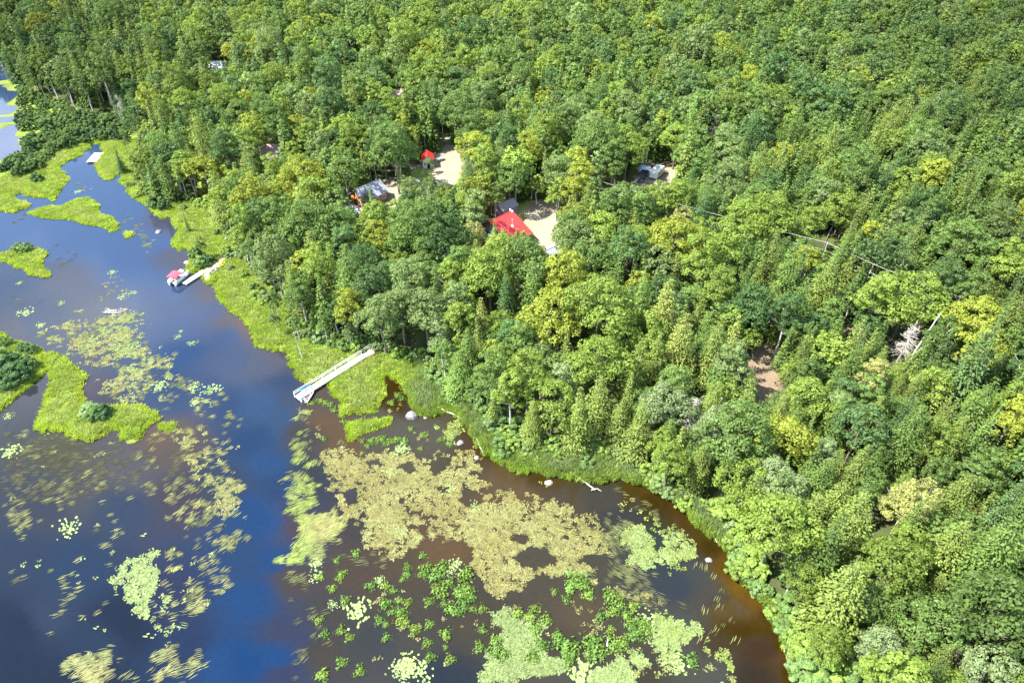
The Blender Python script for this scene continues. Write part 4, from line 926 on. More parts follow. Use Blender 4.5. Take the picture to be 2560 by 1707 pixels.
MATS = [ # outline in the photo, leaf form, plants per square metre, noise scale, threshold, two colours, heading
 ([(105,835),(150,805),(200,800),(290,775),(345,775),(362,850),(395,875),(440,890),(436,945),(400,960),(400,1000),(340,1008),(290,1005),(250,970),(242,915),(190,890),(150,870)],'P',9,.28,.40,(TAN,PALE),.6),
 ([(105,835),(200,800),(345,775),(362,850),(440,890),(420,1000),(290,1005),(240,900)],'R',3,.3,.42,(TANG,RIBC),.65),
 ([(290,770),(345,770),(390,800),(360,850),(230,760),(190,760),(170,790),(260,800)],'P',2.5,.3,.52,(TAN,TANG),.6),
 ([(430,930),(490,950),(560,990),(600,1040),(600,1110),(560,1120),(510,1060),(450,1040),(400,1010)],'R',3.2,.3,.46,(RIBC,TAN),.65),
 ([(430,930),(490,950),(560,990),(600,1040),(560,1080),(480,1030)],'P',2.5,.3,.52,(TAN,PALE),.65),
 ([(440,1060),(470,1075),(520,1090),(512,1160),(545,1200),(600,1210),(612,1260),(560,1300),(520,1270),(500,1190),(445,1160)],'P',8,.3,.36,(TAN,TANG),.65),
 ([(440,1060),(520,1080),(560,1110),(610,1230),(560,1300),(500,1200),(440,1140)],'R',3,.3,.42,(RIBC,TAN),.65),
 ([(540,1130),(600,1080),(620,1130),(600,1160),(560,1170)],'P',5,.4,.5,(TAN,TAN),.6),
 ([(480,1180),(620,1200),(620,1330),(560,1400),(480,1350),(360,1310),(380,1230)],'R',2.6,.25,.47,(RIBC,TAN),.7),
 ([(430,1370),(500,1360),(560,1330),(600,1350),(590,1450),(540,1520),(470,1560),(430,1500)],'R',3.2,.3,.44,(RIBC,TAN),.7),
 ([(430,1370),(540,1360),(580,1450),(500,1560),(440,1500)],'P',3,.3,.5,(TAN,PALE),.7),
 (ell(350,1452,58,62),'P',16,.5,.22,(PALE,PALE),.7),(ell(375,1525,38,40),'P',8,.5,.4,(PALE,PALE),.7),(ell(415,1515,22,36),'P',8,.5,.4,(PALE,TANG),.7),(ell(400,1570,48,26),'P',6,.5,.45,(PALE,TANG),.7),
 (ell(215,1672,58,48),'R',10,.4,.28,(RIBC,TAN),.5),(ell(430,1670,75,42),'R',7,.35,.38,(RIBC,TAN),.6),(ell(300,1690,60,25),'R',5,.35,.4,(RIBC,TAN),.6),
 ([(0,1020),(640,1080),(640,1330),(600,1500),(530,1707),(0,1707)],'R',.8,.14,.56,(RIBC,TAN),.6),
 ([(0,1250),(120,1270),(130,1330),(60,1350),(0,1340)],'R',3,.3,.42,(RIBC,TAN),.6),(ell(150,1250,60,22),'R',3,.3,.46,(RIBC,OLV),.6),
 ([(0,1020),(640,1080),(600,1500),(530,1707),(0,1707)],'P',.5,.2,.6,(TAN,PALE),.6),
 ([(90,1080),(330,1115),(420,1110),(440,1180),(300,1230),(60,1280),(0,1200),(0,1060)],'R',2.2,.2,.40,(OLV,OLV),.5),
 ([(370,1160),(480,1140),(500,1230),(420,1280),(340,1220)],'R',1.6,.2,.45,(OLV,RIBC),.6),
 ([(296,525),(345,540),(390,600),(375,625),(345,618),(330,570)],'R',2.2,.35,.42,(RIBC,TANG),.5),(ell(205,466,34,18),'R',1.6,.3,.5,(RIBC,TANG),.3),(ell(40,545,60,14),'R',1.3,.3,.5,(RIBC,OLV),.3),(ell(280,720,35,40),'P',3,.4,.44,(TAN,TANG),.6),(ell(60,760,50,30),'R',1,.3,.5,(OLV,RIBC),.5),(ell(210,800,60,30),'P',2,.3,.5,(TAN,TANG),.6),(ell(150,640,45,40),'R',.8,.3,.5,(OLV,OLV),.5),
 # the great tan mat east of the channel
 ([(805,1135),(835,1115),(870,1118),(905,1150),(960,1140),(1000,1128),(1040,1150),(1090,1128),(1140,1150),(1165,1120),(1200,1140),(1215,1205),(1280,1235),(1360,1255),(1440,1275),(1505,1310),(1520,1372),(1480,1395),(1500,1435),(1560,1470),(1640,1500),(1655,1530),(1570,1500),(1500,1470),(1400,1445),(1330,1440),(1310,1480),(1240,1500),(1200,1440),(1180,1400),(1140,1365),(1080,1345),(1010,1385),(930,1372),(900,1340),(850,1305),(835,1215)],'P',17,.22,.33,(TAN,(.142,.132,.042)),.5),
 ([(850,1305),(960,1260),(1100,1300),(1280,1290),(1450,1300),(1520,1372),(1500,1470),(1330,1440),(1200,1400),(1080,1345),(1010,1385),(930,1372)],'R',4.5,.25,.38,(RIBC,TAN),-.5),
 ([(1100,1390),(1230,1480),(1330,1440),(1320,1540),(1230,1560),(1150,1500)],'P',5,.3,.48,(TAN,TANG),.5),([(860,1420),(1080,1420),(1200,1560),(1150,1700),(900,1660)],'P',1.7,.22,.57,(TAN,TANG),.5),
 ([(1480,1310),(1560,1300),(1620,1330),(1640,1400),(1560,1420),(1500,1390)],'R',4.5,.3,.34,(OLV,RIBC),-.6),([(1500,1440),(1560,1410),(1640,1440),(1640,1480),(1700,1480),(1690,1540),(1640,1540),(1560,1500)],'R',4.5,.3,.36,(RIBC,OLV),-.3),
 # ribbons along the channel edge
 ([(715,1045),(750,1050),(755,1090),(730,1075)],'R',5,.4,.36,(RIBC,LIMEW),.9),([(730,1100),(772,1095),(770,1150),(745,1165),(728,1140)],'R',8,.4,.3,(LIMEW,RIBC),.8),([(770,1150),(795,1150),(790,1165),(765,1170)],'R',9,.5,.2,(LIMEW,RIBC),.8),([(710,1195),(795,1175),(790,1260),(770,1290),(715,1280),(700,1240)],'R',7,.35,.36,(RIBC,LIMEW),.7),
 (ell(795,1325,54,33),'R',20,.5,.12,(LIMEW,TAN),.4),([(715,1385),(770,1350),(815,1355),(810,1390),(760,1400)],'R',12,.5,.25,(LIMEW,RIBC),.4),([(720,1420),(760,1410),(840,1500),(800,1690),(725,1690),(740,1560)],'R',2.2,.3,.44,(RIBC,OLV),.6),([(840,1390),(940,1375),(1000,1430),(900,1430)],'R',2.5,.3,.42,(OLV,RIBC),.4),
 # pale mats
 ([(1548,1335),(1572,1308),(1610,1322),(1640,1352),(1690,1348),(1725,1358),(1738,1385),(1700,1408),(1690,1420),(1640,1408),(1612,1412),(1572,1395)],'P',20,.4,.26,(PALE,LIMEW),.5),([(1520,1262),(1560,1240),(1650,1290),(1720,1300),(1710,1345),(1600,1300)],'P',5,.35,.47,(LIMEW,TANG),.5),([(1640,1300),(1720,1330),(1715,1350),(1650,1345)],'P',6,.4,.4,(LIMEW,TANG),.5),
 (ell(1418,1430,30,16),'P',18,.6,.2,(PALE,PALE),.5),(ell(1395,1440,25,12),'P',9,.6,.35,(PALE,TAN),.5),
 ([(1235,1545),(1262,1522),(1300,1552),(1345,1570),(1345,1610),(1362,1640),(1400,1655),(1410,1690),(1395,1707),(1180,1707),(1195,1670),(1262,1640),(1240,1600)],'P',22,.35,.24,(PALE,(.125,.165,.055)),.5),
 ([(1640,1545),(1680,1522),(1712,1545),(1745,1580),(1772,1612),(1720,1610),(1690,1640),(1705,1665),(1640,1665),(1625,1600)],'P',20,.4,.24,(PALE,LIMEW),.5),([(1485,1690),(1550,1632),(1590,1650),(1605,1707),(1600,1760),(1470,1760)],'P',22,.4,.16,(PALE,PALE),.5),([(1560,1630),(1660,1640),(1700,1670),(1680,1707),(1600,1707)],'P',7,.35,.42,(TANG,LIMEW),.5),
 ([(1385,1500),(1560,1470),(1640,1540),(1640,1640),(1480,1640),(1380,1580)],'P',3.2,.3,.52,(LIMEW,TANG),.5),([(1790,1640),(1830,1630),(1825,1660),(1795,1660)],'P',14,.5,.2,(TANG,LIMEW),.5),(ell(1810,1690,22,16),'P',12,.5,.25,(LIMEW,TANG),.5),([(1700,1400),(1830,1440),(1880,1600),(1880,1707),(1720,1707),(1760,1560)],'R',.7,.3,.5,(RIBC,TANG),1.2),
 # scattered leaves in the brown bay by the dock
 ([(750,1000),(850,1060),(880,1110),(830,1130),(770,1090)],'P',1.2,.4,.5,(TANG,OLV),.5),([(1000,1060),(1180,1060),(1200,1140),(1080,1130),(990,1110)],'P',2.4,.3,.54,(TANG,LIMEW),.5),(ell(1105,1085,18,24),'P',7,.4,.35,(LIMEW,LIMEW),.5),(ell(1135,1070,22,28),'P',12,.5,.25,(LIMEW,LIMEW),.5),(ell(985,1015,22,14),'P',5,.5,.4,(LIMEW,TANG),.5),(ell(795,1085,16,12),'P',5,.5,.35,(OLV,TANG),.5),(ell(755,1030,16,9),'P',14,.6,.2,(LIMEW,TANG),.5),(ell(830,1120,25,22),'P',3,.5,.45,(TANG,OLV),.5),
 ([(1540,1230),(1600,1225),(1640,1260),(1700,1330),(1680,1340),(1600,1290)],'R',2.4,.3,.44,(OLV,RIBC),.5),([(1330,1190),(1400,1200),(1400,1240),(1330,1240)],'P',1.6,.4,.5,(LIMEW,OLV),.5),([(1150,1140),(1290,1210),(1320,1280),(1200,1200)],'P',1.2,.3,.55,(TANG,OLV),.5),
]
HOLES = [ell(1012,1168,26,14),ell(935,1160,18,10),ell(1180,1245,30,22),ell(1110,1225,20,10),ell(1130,1385,60,32),ell(1345,1395,58,28),ell(1495,1398,45,18),ell(1100,1170,24,12),ell(880,1240,22,26),ell(905,1210,18,10),ell(1420,1340,16,10),ell(1300,1345,26,16),ell(1040,1320,22,10),ell(270,930,30,20),ell(320,900,22,12),ell(390,930,18,12)]
acc = {'P': [], 'R': []}
for (pl, fm, dens, ns, th, (c0, c1), head) in MATS:
    pl = np.array(pl, float); w_ = wpoly(pl); (x0, y0), (x1, y1) = w_.min(0) - 1.5, w_.max(0) + 1.5
    n = int((x1 - x0) * (y1 - y0) * dens * (1.25 if fm == 'P' else .85))
    P = np.stack([rng.uniform(x0, x1, n), rng.uniform(y0, y1, n)], -1)
    jig = (np.stack([fbm(P, .45, 61), fbm(P, .45, 62)], -1) - .5) * 5.0 + rng.normal(size=P.shape) * .25
    k_ = inpoly(P + jig, w_)
    P = P[k_]
    if not len(P): continue
    nz = fbm(P, ns * 1.5, 71 + (fm == 'R') * 9, 2) * .42 + wob(P, 1.1, 75) * .24 + wob(P, 2.3, 76) * .34
    rim = np.clip(1 - sdist_poly(P, w_) / 3.5, 0, 1)
    k_ = nz + rng.normal(0, .05, len(P)) > th + (.085 if fm == 'P' else .055) + .13 * rim
    qq = np.stack(proj(P[:, 0], P[:, 1], np.zeros(len(P)))[:2], -1) + (np.stack([fbm(P, .5, 63), fbm(P, .5, 64)], -1) - .5) * 30
    for h_ in HOLES: k_ &= ~inpoly(qq, np.array(h_))
    k_ &= sdist(P) < -0.15
    P = P[k_]; n = len(P)
    m_ = np.clip((fbm(P, .3, 81) - .3) * 2.5, 0, 1)[:, None]
    tint = (np.array(c0) * (1 - m_) + np.array(c1) * m_) * rng.uniform(.6, 1.25, (n, 1))
    acc[fm].append((P, tint, head + (fbm(P, .12, 91) - .5) * 1.6 + rng.normal(0, .16, n) if fm == 'R' else rng.random(n) * 6.28))
for fm, nm, pr in (('P', 'floating_leaves', PADS), ('R', 'ribbon_leaves', RIBS)):
    P = np.concatenate([a_[0] for a_ in acc[fm]]); tint = np.concatenate([a_[1] for a_ in acc[fm]]); hd = np.concatenate([a_[2] for a_ in acc[fm]]); n = len(P)
    s_ = rng.uniform(.75, 1.3, n)
    scatter(nm, pr, np.concatenate([P, np.full((n, 1), .004)], 1), rng.integers(len(pr), size=n), np.stack([np.zeros(n), np.zeros(n), hd], -1), np.stack([s_, s_, np.ones(n)], -1), tint)
    print(nm, n)

# lily patches and leafy water plants that stand by themselves
LILY = [pad_mesh(740 + k_, 46 + 8 * k_, .62, .11, .2, 7) for k_ in range(4)]
lil = [(65,780,1.3,'round pale lily patch alone left of the sunken brush heap'),(152,758,.6,'tiny pale lily patch right of the round one'),(48,708,.6,'tiny pale lily patch below the leaf-shaped islet'),(279,681,.8,'pale lily patch in mid pond below the tuft islet'),(307,742,.9,'pale oval lily patch left of the open channel'),(331,733,.7,'narrow pale lily patch left of the open channel'),(102,813,.8,'thin pale lily patch above the left tan mat'),(195,479,.8,'pale lily patch below the flat grass tongue'),
 (443,842,.6,'small lily patch in the blue channel, middle of three'),(480,857,.7,'small lily patch in the blue channel, lowest of three'),(452,828,.4,'small lily patch in the blue channel, highest of three'),(402,965,1.2,'bright lily patch on the lower edge of the left tan mat'),(488,967,1.0,'bright lily patch right of the left tan mat'),(530,975,1.3,'bright lily patch nearest the channel, beside the left tan mat'),(487,1006,.8,'bright lily patch below the left tan mat'),(30,1128,1.4,'pale lily patch left below the winding islet'),(22,1040,.7,'small pale lily patch beside the left marsh bank'),
 (170,1320,1.4,'bright oval lily patch in dark water at lower left'),(1003,1122,1.3,'bright round lily patch above the great tan mat'),(976,1182,.9,'pale green lily patch inside the tan mat, its left one'),(1123,1226,.9,'pale green lily patch inside the tan mat, its right one'),(1185,1268,.8,'small lily patch at the right end of the tan mat'),(893,1525,1.7,'bright round lily patch among leafy clumps in the lower bay'),(790,1407,.8,'small lily patch beside the channel ribbons'),(790,1440,.8,'small lily patch below the channel ribbons'),(833,1510,.6,'small lily patch left of the bright round one'),(948,1450,.7,'small lily patch above the bright round one'),(1138,1408,.9,'lily patch above the big leafy clump'),(1128,1431,.6,'small lily patch on top of the big leafy clump'),(1000,1330,.9,'lily patch in the lower part of the tan mat'),
 (1010,1660,1.3,'pale lily patch on the arch at the bottom'),(1030,1668,1.2,'pale lily patch in the middle of the arch'),(1050,1680,1.3,'pale lily patch at the right foot of the arch'),(1000,1685,1.0,'pale lily patch at the left foot of the arch'),(1453,1678,2.0,'round bright lily patch by the bottom edge between pale mats'),(1700,1660,1.3,'bright lily patch by the lower right pale mat'),(1612,1545,1.2,'light lily patch left of the lower right pale mat')]
for k_, (x_, y_, s_, l_) in enumerate(lil):
    P = at(x_, y_); o = link(bpy.data.objects.new('lily_leaf_patch', LILY[k_ % 4])); o.location = (P[0], P[1], .01); o.rotation_euler = (0, 0, rng.random() * 6.28); o.scale = (s_, s_ * .9, 1)
    b_ = rng.uniform(.9, 1.1); o['tint'] = [.19 * b_, .27 * b_, .09 * b_]; tag(o, l_, 'water lilies', 'lone lily patches on the pond')
def clump_mesh(seed):
    R = np.random.default_rng(seed); n = 190
    d = unit(R.normal(size=(n, 3)) * np.array([1, 1, .7]) + np.array([0, 0, .5])); d[:, 2] = np.abs(d[:, 2])
    C = d * (R.random((n, 1)) ** .5) * np.array([.85, .85, .55]) * (1 + .3 * np.sin(np.arctan2(d[:, 1], d[:, 0]) * 3 + seed))[:, None]
    V, F = leaf_quads(C, unit(d + R.normal(size=d.shape) * .5), .3 * R.uniform(.6, 1.3, n), R, .5, np.tile([0, 0, 1.0], (n, 1)) + d * .8)
    V[:, 2] = np.maximum(V[:, 2], -.05)
    return np_mesh('water_plant', V, F, [M_LEAF], np.clip(.5 + R.normal(size=n) * .22, 0, 1))
CLM = [clump_mesh(760 + k_) for k_ in range(5)]
def t6(l): return [(640 + a_ * .2723, 1280 + b_ * .2723, s_) for a_, b_, s_ in l]
def t7(l): return [(1280 + a_ * .2723, 1280 + b_ * .2723, s_) for a_, b_, s_ in l]
def t2(l): return [(640 + a_ * .2723, 854 + b_ * .2723, s_) for a_, b_, s_ in l]
cl = t6([(790,570,1.1),(770,605,.9),(700,700,1),(1055,680,1.1),(1190,680,1),(1260,720,.9),(1390,500,.9),(1390,570,.9),(1350,615,.7),(820,810,1.1),(1190,840,1.4),(1390,830,1),(1320,810,.8),(1260,920,1),(1330,910,1),(1350,1000,1.5),(1130,990,1),(1190,1030,.7),(575,995,1),(630,1120,1),(780,1090,1.1),(860,1150,.9),(1460,1080,1.3),(1200,1150,.9),(1570,1200,1),(1600,1330,1.2),(790,1380,1.1),(610,1500,1.3),(950,1460,1.1),(1560,520,1.4),(1530,570,1.1),(1700,510,1.6),(1650,590,1.6),(1770,650,1.2),(1700,740,1.7),(1660,690,1.2),(1900,680,1.7),(1880,760,1.6),(1950,720,1.4),(1930,570,1.6),(1730,840,1),(1590,820,1.1),(1900,860,1.4),(1790,895,1.2),(1850,920,1.1),(2080,890,1.1),(1990,890,.8),(1980,790,1),(1740,1120,1.2),(1590,1030,1),(2080,1080,1),(2050,1240,1.2),(2190,1270,1.2),(2270,1310,1.3),(1530,400,.9),(740,445,.9),(920,380,1),(2200,1180,1.2),(1740,1240,.5),(1780,1350,1.1),(590,595,.9)])
n6 = len(cl)
cl += t7([(590,630,2.2),(650,680,1.5),(540,690,1.4),(890,770,1.5),(930,760,1.2),(980,850,1.7),(930,910,1.4),(700,760,1.3),(500,800,1),(1110,860,1.2),(215,890,1.2),(170,960,1.2),(60,930,1.2),(310,985,1.3),(1060,950,1.4),(1100,1040,1.4),(1130,1120,1.8),(1200,1030,1.4),(1230,1090,1.2),(760,1220,2.4),(720,1300,1.6),(800,1300,1.5),(500,1250,2.0),(560,1260,1.7),(430,1190,1.4),(820,960,1.3),(910,1080,1),(930,1230,1.6),(1010,1190,1.4),(220,1080,1.3),(270,1220,1.5),(420,1130,1.1),(390,730,.8),(180,1330,1.4),(520,1370,1.2),(1650,1360,1.4)])
n7 = len(cl)
cl += t2([(590,545,1),(630,560,.9),(680,580,1),(720,630,1.1),(510,565,.8),(1060,915,1),(1110,905,1.1),(1160,890,1),(1190,935,1),(1240,915,1.1),(1290,900,1),(1365,905,1.1),(975,915,.8),(1025,955,.8),(1550,850,1),(1425,800,.8),(620,890,.8),(975,1025,.6),(1510,980,.7),(1700,900,1),(1780,940,.9),(800,735,.8),(1300,490,1),(1240,560,1),(1340,520,1)])
cinfo = {}
CLMK = [(895,1525,'the bright round lily patch'),(1110,1450,'the big leafy thicket'),(1150,1500,'the thicket lower end'),(1260,1560,'the bottom pale mat'),(1450,1455,'the pale oval mat'),(1540,1500,'the ribbon bed'),(1600,1590,'the lower right pale mat'),(1490,1610,'the white floating stick'),(1420,1620,'the bottom middle mats'),(800,1000,'the moored motorboat'),(1000,1100,'the round lily patch'),(990,980,'the brown inlet'),(1100,1100,'the shore boulders'),(840,1425,'the channel ribbons'),(830,1580,'the deep channel edge'),(1030,1660,'the lily arch'),(980,1560,'the speckled leaves'),(1075,1560,'the scattered tan leaves')]
CK = np.array([[a_, b_] for a_, b_, _ in CLMK], float)
for k_, (x_, y_, s_) in enumerate(cl):
    d = np.hypot(CK[:, 0] - x_, CK[:, 1] - y_); j = int(np.argmin(d)); dx, dy = x_ - CK[j, 0], y_ - CK[j, 1]
    side = ('right of' if dx > 0 else 'left of') if abs(dx) > abs(dy) else ('below' if dy > 0 else 'above')
    cinfo.setdefault(('wide' if s_ > 1.35 else 'small', side, CLMK[j][2]), []).append((d[j], k_))
clab = {}
for (sz, side, lm), v_ in cinfo.items():
    v_.sort()
    for n_, (dd, k_) in enumerate(v_):
        b_ = f'{sz} green leafy water plant {side} {lm}'; clab[k_] = b_ if len(v_) == 1 else b_ + ', ' + (ORD[n_] if n_ < len(ORD) else 'farthest out')
for k_, (x_, y_, s_) in enumerate(cl):
    P = at(x_, y_); o = link(bpy.data.objects.new('plant_tuft', CLM[k_ % 5])); o.location = (P[0], P[1], 0); o.rotation_euler = (0, 0, rng.random() * 6.28); o.scale = (s_, s_, s_ * .8)
    b_ = rng.uniform(.8, 1.15); g_ = rng.random(); o['tint'] = [(.13 + .06 * g_) * b_, (.24 + .04 * g_) * b_, .05 * b_]; tag(o, clab[k_], 'water plant', 'leafy water plants standing in the bay')

# ------------------------------------------------------------------ buildings
def gable_house(name, loc, rz, L, Wf, Wb, eave_f, eave_b, ridge, wall_m, roof_m, label, cat='house', over=0.4, th=0.16, floor=-0.6):
    """ridge along local x, front slope towards -y"""
    r = empty(name, loc, rz)
    h = L / 2
    mb = MB()
    vs = [(-h,-Wf,floor),(h,-Wf,floor),(h,Wb,floor),(-h,Wb,floor),(-h,-Wf,eave_f),(h,-Wf,eave_f),(h,Wb,eave_b),(-h,Wb,eave_b),(-h,0,ridge),(h,0,ridge)]
    mb.add(vs, [(3,2,1,0),(0,1,5,4),(2,3,7,6),(0,4,8,7,3),(1,2,6,9,5),(4,5,9,8),(6,7,8,9)])
    mb.build('wall', wall_m, r)
    o = over; kf = (ridge - eave_f) / Wf; kb = (ridge - eave_b) / Wb; u = 0.06
    rf = MB().slab([(-h-o,-Wf-o,eave_f-kf*o+u),(h+o,-Wf-o,eave_f-kf*o+u),(h+o,0,ridge+u),(-h-o,0,ridge+u)], -th) if 0 else None
    mb = MB()
    mb.hexa([(-h-o,-Wf-o,eave_f-kf*o+u),(h+o,-Wf-o,eave_f-kf*o+u),(h+o,-.002,ridge+u),(-h-o,-.002,ridge+u),(-h-o,-Wf-o,eave_f-kf*o+u+th),(h+o,-Wf-o,eave_f-kf*o+u+th),(h+o,-.002,ridge+u+th),(-h-o,-.002,ridge+u+th)])
    mb.hexa([(-h-o,.002,ridge+u),(h+o,.002,ridge+u),(h+o,Wb+o,eave_b-kb*o+u),(-h-o,Wb+o,eave_b-kb*o+u),(-h-o,.002,ridge+u+th),(h+o,.002,ridge+u+th),(h+o,Wb+o,eave_b-kb*o+u+th),(-h-o,Wb+o,eave_b-kb*o+u+th)])
    roof = mb.build('roof', roof_m, r)
    cp = MB().tube((-h-o,0,ridge+u+th*.9),(h+o,0,ridge+u+th*.9),.12).build('ridge_cap', roof_m, roof)
    # standing seams
    sm = MB(); nseam = int((L + 2*o) / 1.2)
    for i in range(nseam + 1):
        x = -h - o + .03 + (L + 2*o - .06) * i / nseam
        for (w_, e_, k_, sg) in ((Wf, eave_f, kf, -1), (Wb, eave_b, kb, 1)):
            sm.hexa([(x-.03, sg*.1, ridge-k_*.1+u+th),(x+.03, sg*.1, ridge-k_*.1+u+th),(x+.03, sg*(w_+o), e_-k_*o+u+th),(x-.03, sg*(w_+o), e_-k_*o+u+th),(x-.03, sg*.1, ridge-k_*.1+u+th+.05),(x+.03, sg*.1, ridge-k_*.1+u+th+.05),(x+.03, sg*(w_+o), e_-k_*o+u+th+.05),(x-.03, sg*(w_+o), e_-k_*o+u+th+.05)])
    sm.build('seams', roof_m, roof)['kind'] = 'stuff'
    tag(r, label, cat)
    return r, roof
def window(parent, face, a, z, w, hgt_, off, frame_m=M_WHITE):
    """face: '-x','+x','-y' wall; a is the place along it"""
    mb = MB(); g = MB(); t = .06
    def bx(m_, a0, a1, z0, z1, d0, d1):
        if face == '-x': m_.box(off - d1, off - d0, a0, a1, z0, z1)
        elif face == '+x': m_.box(off + d0, off + d1, a0, a1, z0, z1)
        else: m_.box(a0, a1, off - d1, off - d0, z0, z1)
    bx(mb, a-w/2-.1, a-w/2, z-hgt_/2-.1, z+hgt_/2+.1, .003, t); bx(mb, a+w/2, a+w/2+.1, z-hgt_/2-.1, z+hgt_/2+.1, .003, t)
    bx(mb, a-w/2, a+w/2, z+hgt_/2, z+hgt_/2+.1, .003, t); bx(mb, a-w/2, a+w/2, z-hgt_/2-.1, z-hgt_/2, .003, t); bx(mb, a-.03, a+.03, z-hgt_/2, z+hgt_/2, .02, t-.01)
    f = mb.build('window', frame_m, parent)
    bx(g, a-w/2+.002, a+w/2-.002, z-hgt_/2+.002, z+hgt_/2-.002, .004, .018); g.build('pane', M_GLASS, f)
    return f
def ang_of(a, b): return math.atan2(b[1] - a[1], b[0] - a[0])

# red-roofed house: ridge runs from the near left gable to the far end
gz = g1(1290, 600).z
ra, rb = at(1224, 554, gz + 6.0), at(1280, 527, gz + 6.0)
mid = (ra + rb) / 2; L = float(np.linalg.norm(rb - ra)); az = ang_of(ra, rb)
hs, roof = gable_house('red_roof_house', (mid[0], mid[1], gz), az, L - .6, 6.9, 3.4, 2.7, 2.6, 5.8, M_GREYWALL, M_RED, 'grey house with a bright red metal roof beside the sandy yard', over=.45)
h_ = (L - .6) / 2
window(hs, '-x', -.9, 3.9, .9, 1.1, -h_); window(hs, '-x', 1.2, 1.5, 1.0, 1.1, -h_); window(hs, '-x', -3.6, 1.4, 1.0, 1.1, -h_)
for a_ in (-2.6, 2.4): window(hs, '-y', a_, 1.3, 1.2, 1.1, -6.9)
MB().box(h_ + .003, h_ + .06, -2.2, -1.2, 0, 2.0).build('door', M_WHITE, hs)
window(hs, '+x', .8, 1.5, 1.0, 1.1, h_)
lean = MB(); lean.hexa([(-h_-3.2,-4.2,2.05),(-h_-.55,-4.2,2.5),(-h_-.55,1.6,2.5),(-h_-3.2,1.6,2.05),(-h_-3.2,-4.2,2.18),(-h_-.55,-4.2,2.63),(-h_-.55,1.6,2.63),(-h_-3.2,1.6,2.18)])
lean.build('porch_roof', M_GREYROOF, hs)
for yy_ in (-4.0, -1.3, 1.4): MB().box(-h_-3.05, -h_-2.9, yy_-.07, yy_+.07, -.5, 2.04).build('porch_post', M_WHITE, hs)
MB().box(-h_-.12, -h_-.02, -.06, .06, 2.7, 5.3).build('gable_post', M_WHITE, hs)
kf = (5.8 - 2.7) / 6.9
def on_roof(y): return 5.8 + kf * y + .22
vp = MB(); vp.tube((.6,-3.4,on_roof(-3.4)-.1),(.6,-3.4,on_roof(-3.4)+1.7),.09,.09,8).tube((.6,-3.4,on_roof(-3.4)+1.7),(.6,-3.4,on_roof(-3.4)+1.95),.16,.05,8)
pv = vp.build('vent_pipe', M_ALU, roof); MB().tube((.6,-3.4,on_roof(-3.4)-.12),(.6,-3.4,on_roof(-3.4)+.16),.42,.22,10).build('flashing', M_WHITE, roof)
MB().tube((-2.6,-4.6,on_roof(-4.6)-.1),(-2.6,-4.6,on_roof(-4.6)+.7),.08,.08,8).build('vent_pipe', M_WHITE, roof)
ch = MB(); ch.tube((h_+.1,.35,5.3),(h_+.1,.35,6.3),.2,.2,10).tube((h_+.1,.35,6.3),(h_+.1,.35,6.5),.28,.1,10); ch.tube((h_+.1,-.35,5.3),(h_+.1,-.35,6.1),.2,.2,10).tube((h_+.1,-.35,6.1),(h_+.1,-.35,6.3),.28,.1,10)
ch.build('chimney_caps', M_WHITE, hs).name = 'chimney'
# grey sheds of the red house
def shed(px, py, L, Wd, H0, H1, rz, roof_m, wall_m, label, name='shed', cat='shed'):
    P = g1(px, py); s, rf_ = gable_house(name, P, rz, L, Wd / 2, Wd / 2, H0, H0, H1, wall_m, roof_m, label, cat, .25)
    MB().box(-.55, .55, -Wd/2-.05, -Wd/2-.003, -.1, 1.9).build('door', M_DARK if wall_m is not M_DARK else M_WHITE, s)
    return s
shed(1376, 648, 3.6, 3.0, 2.1, 2.9, .75, M_GREYROOF, M_WHITE, 'small grey-roofed shed at the lower end of the sandy yard')
shed(1264, 534, 5.0, 3.6, 2.3, 3.3, .75, M_GREYROOF, M_GREYWALL, 'grey shed in tree shade behind the red-roofed house')

# log cabin
gz = g1(945, 508).z
ra, rb = at(888, 474, gz + 4.9), at(948, 448, gz + 4.9); mid = (ra + rb) / 2; L = float(np.linalg.norm(rb - ra)); az = ang_of(ra, rb)
cb, roof = gable_house('log_cabin', (mid[0], mid[1], gz), az, L - .5, 2.9, 2.9, 2.5, 2.5, 4.7, M_LOG, M_GREYROOF, 'orange log cabin with a blue-grey metal roof and white-framed windows', over=.4)
h_ = (L - .5) / 2
lg = MB()
for i in range(9):
    z0 = -.4 + i * .31
    lg.tube((-h_-.02,-2.93,z0),(h_+.02,-2.93,z0),.15,.15,6); lg.tube((-h_-.03,-2.9,z0+.15),(-h_-.03,2.9,z0+.15),.15,.15,6); lg.tube((h_+.03,-2.9,z0+.15),(h_+.03,2.9,z0+.15),.15,.15,6)
    if i < 0: break
lo = lg.build('logs', M_LOG, cb); lo['kind'] = 'stuff'
for a_ in (.4, 2.6): window(cb, '-y', a_, 1.35, .8, 1.0, -3.07)
window(cb, '-x', 0, 3.5, .7, .6, -h_ - .02); window(cb, '-x', -1.3, 1.3, .8, .9, -h_ - .17); window(cb, '+x', .9, 1.3, .8, 1.0, h_ + .17)
MB().box(-h_-.30, -h_-.19, .3, 1.3, -.3, 1.8).build('door', M_DARK, cb)
dk = MB(); dk.box(-h_-2.4, -h_-.2, -2.9, 2.9, -.35, -.1); dk.build('porch_deck', M_DOCK, cb)
for yy_ in (-2.7, 0, 2.7): MB().box(-h_-2.35, -h_-2.23, yy_-.06, yy_+.06, -.1, .85).build('porch_post', M_WHITE, cb)
MB().box(-h_-2.36, -h_-2.22, -2.76, 2.76, .85, .95).build('porch_rail', M_WHITE, cb)
MB().tube((h_-.8,.05,4.7),(h_-.8,.05,5.5),.13,.13,8).build('chimney', M_ALU, roof)

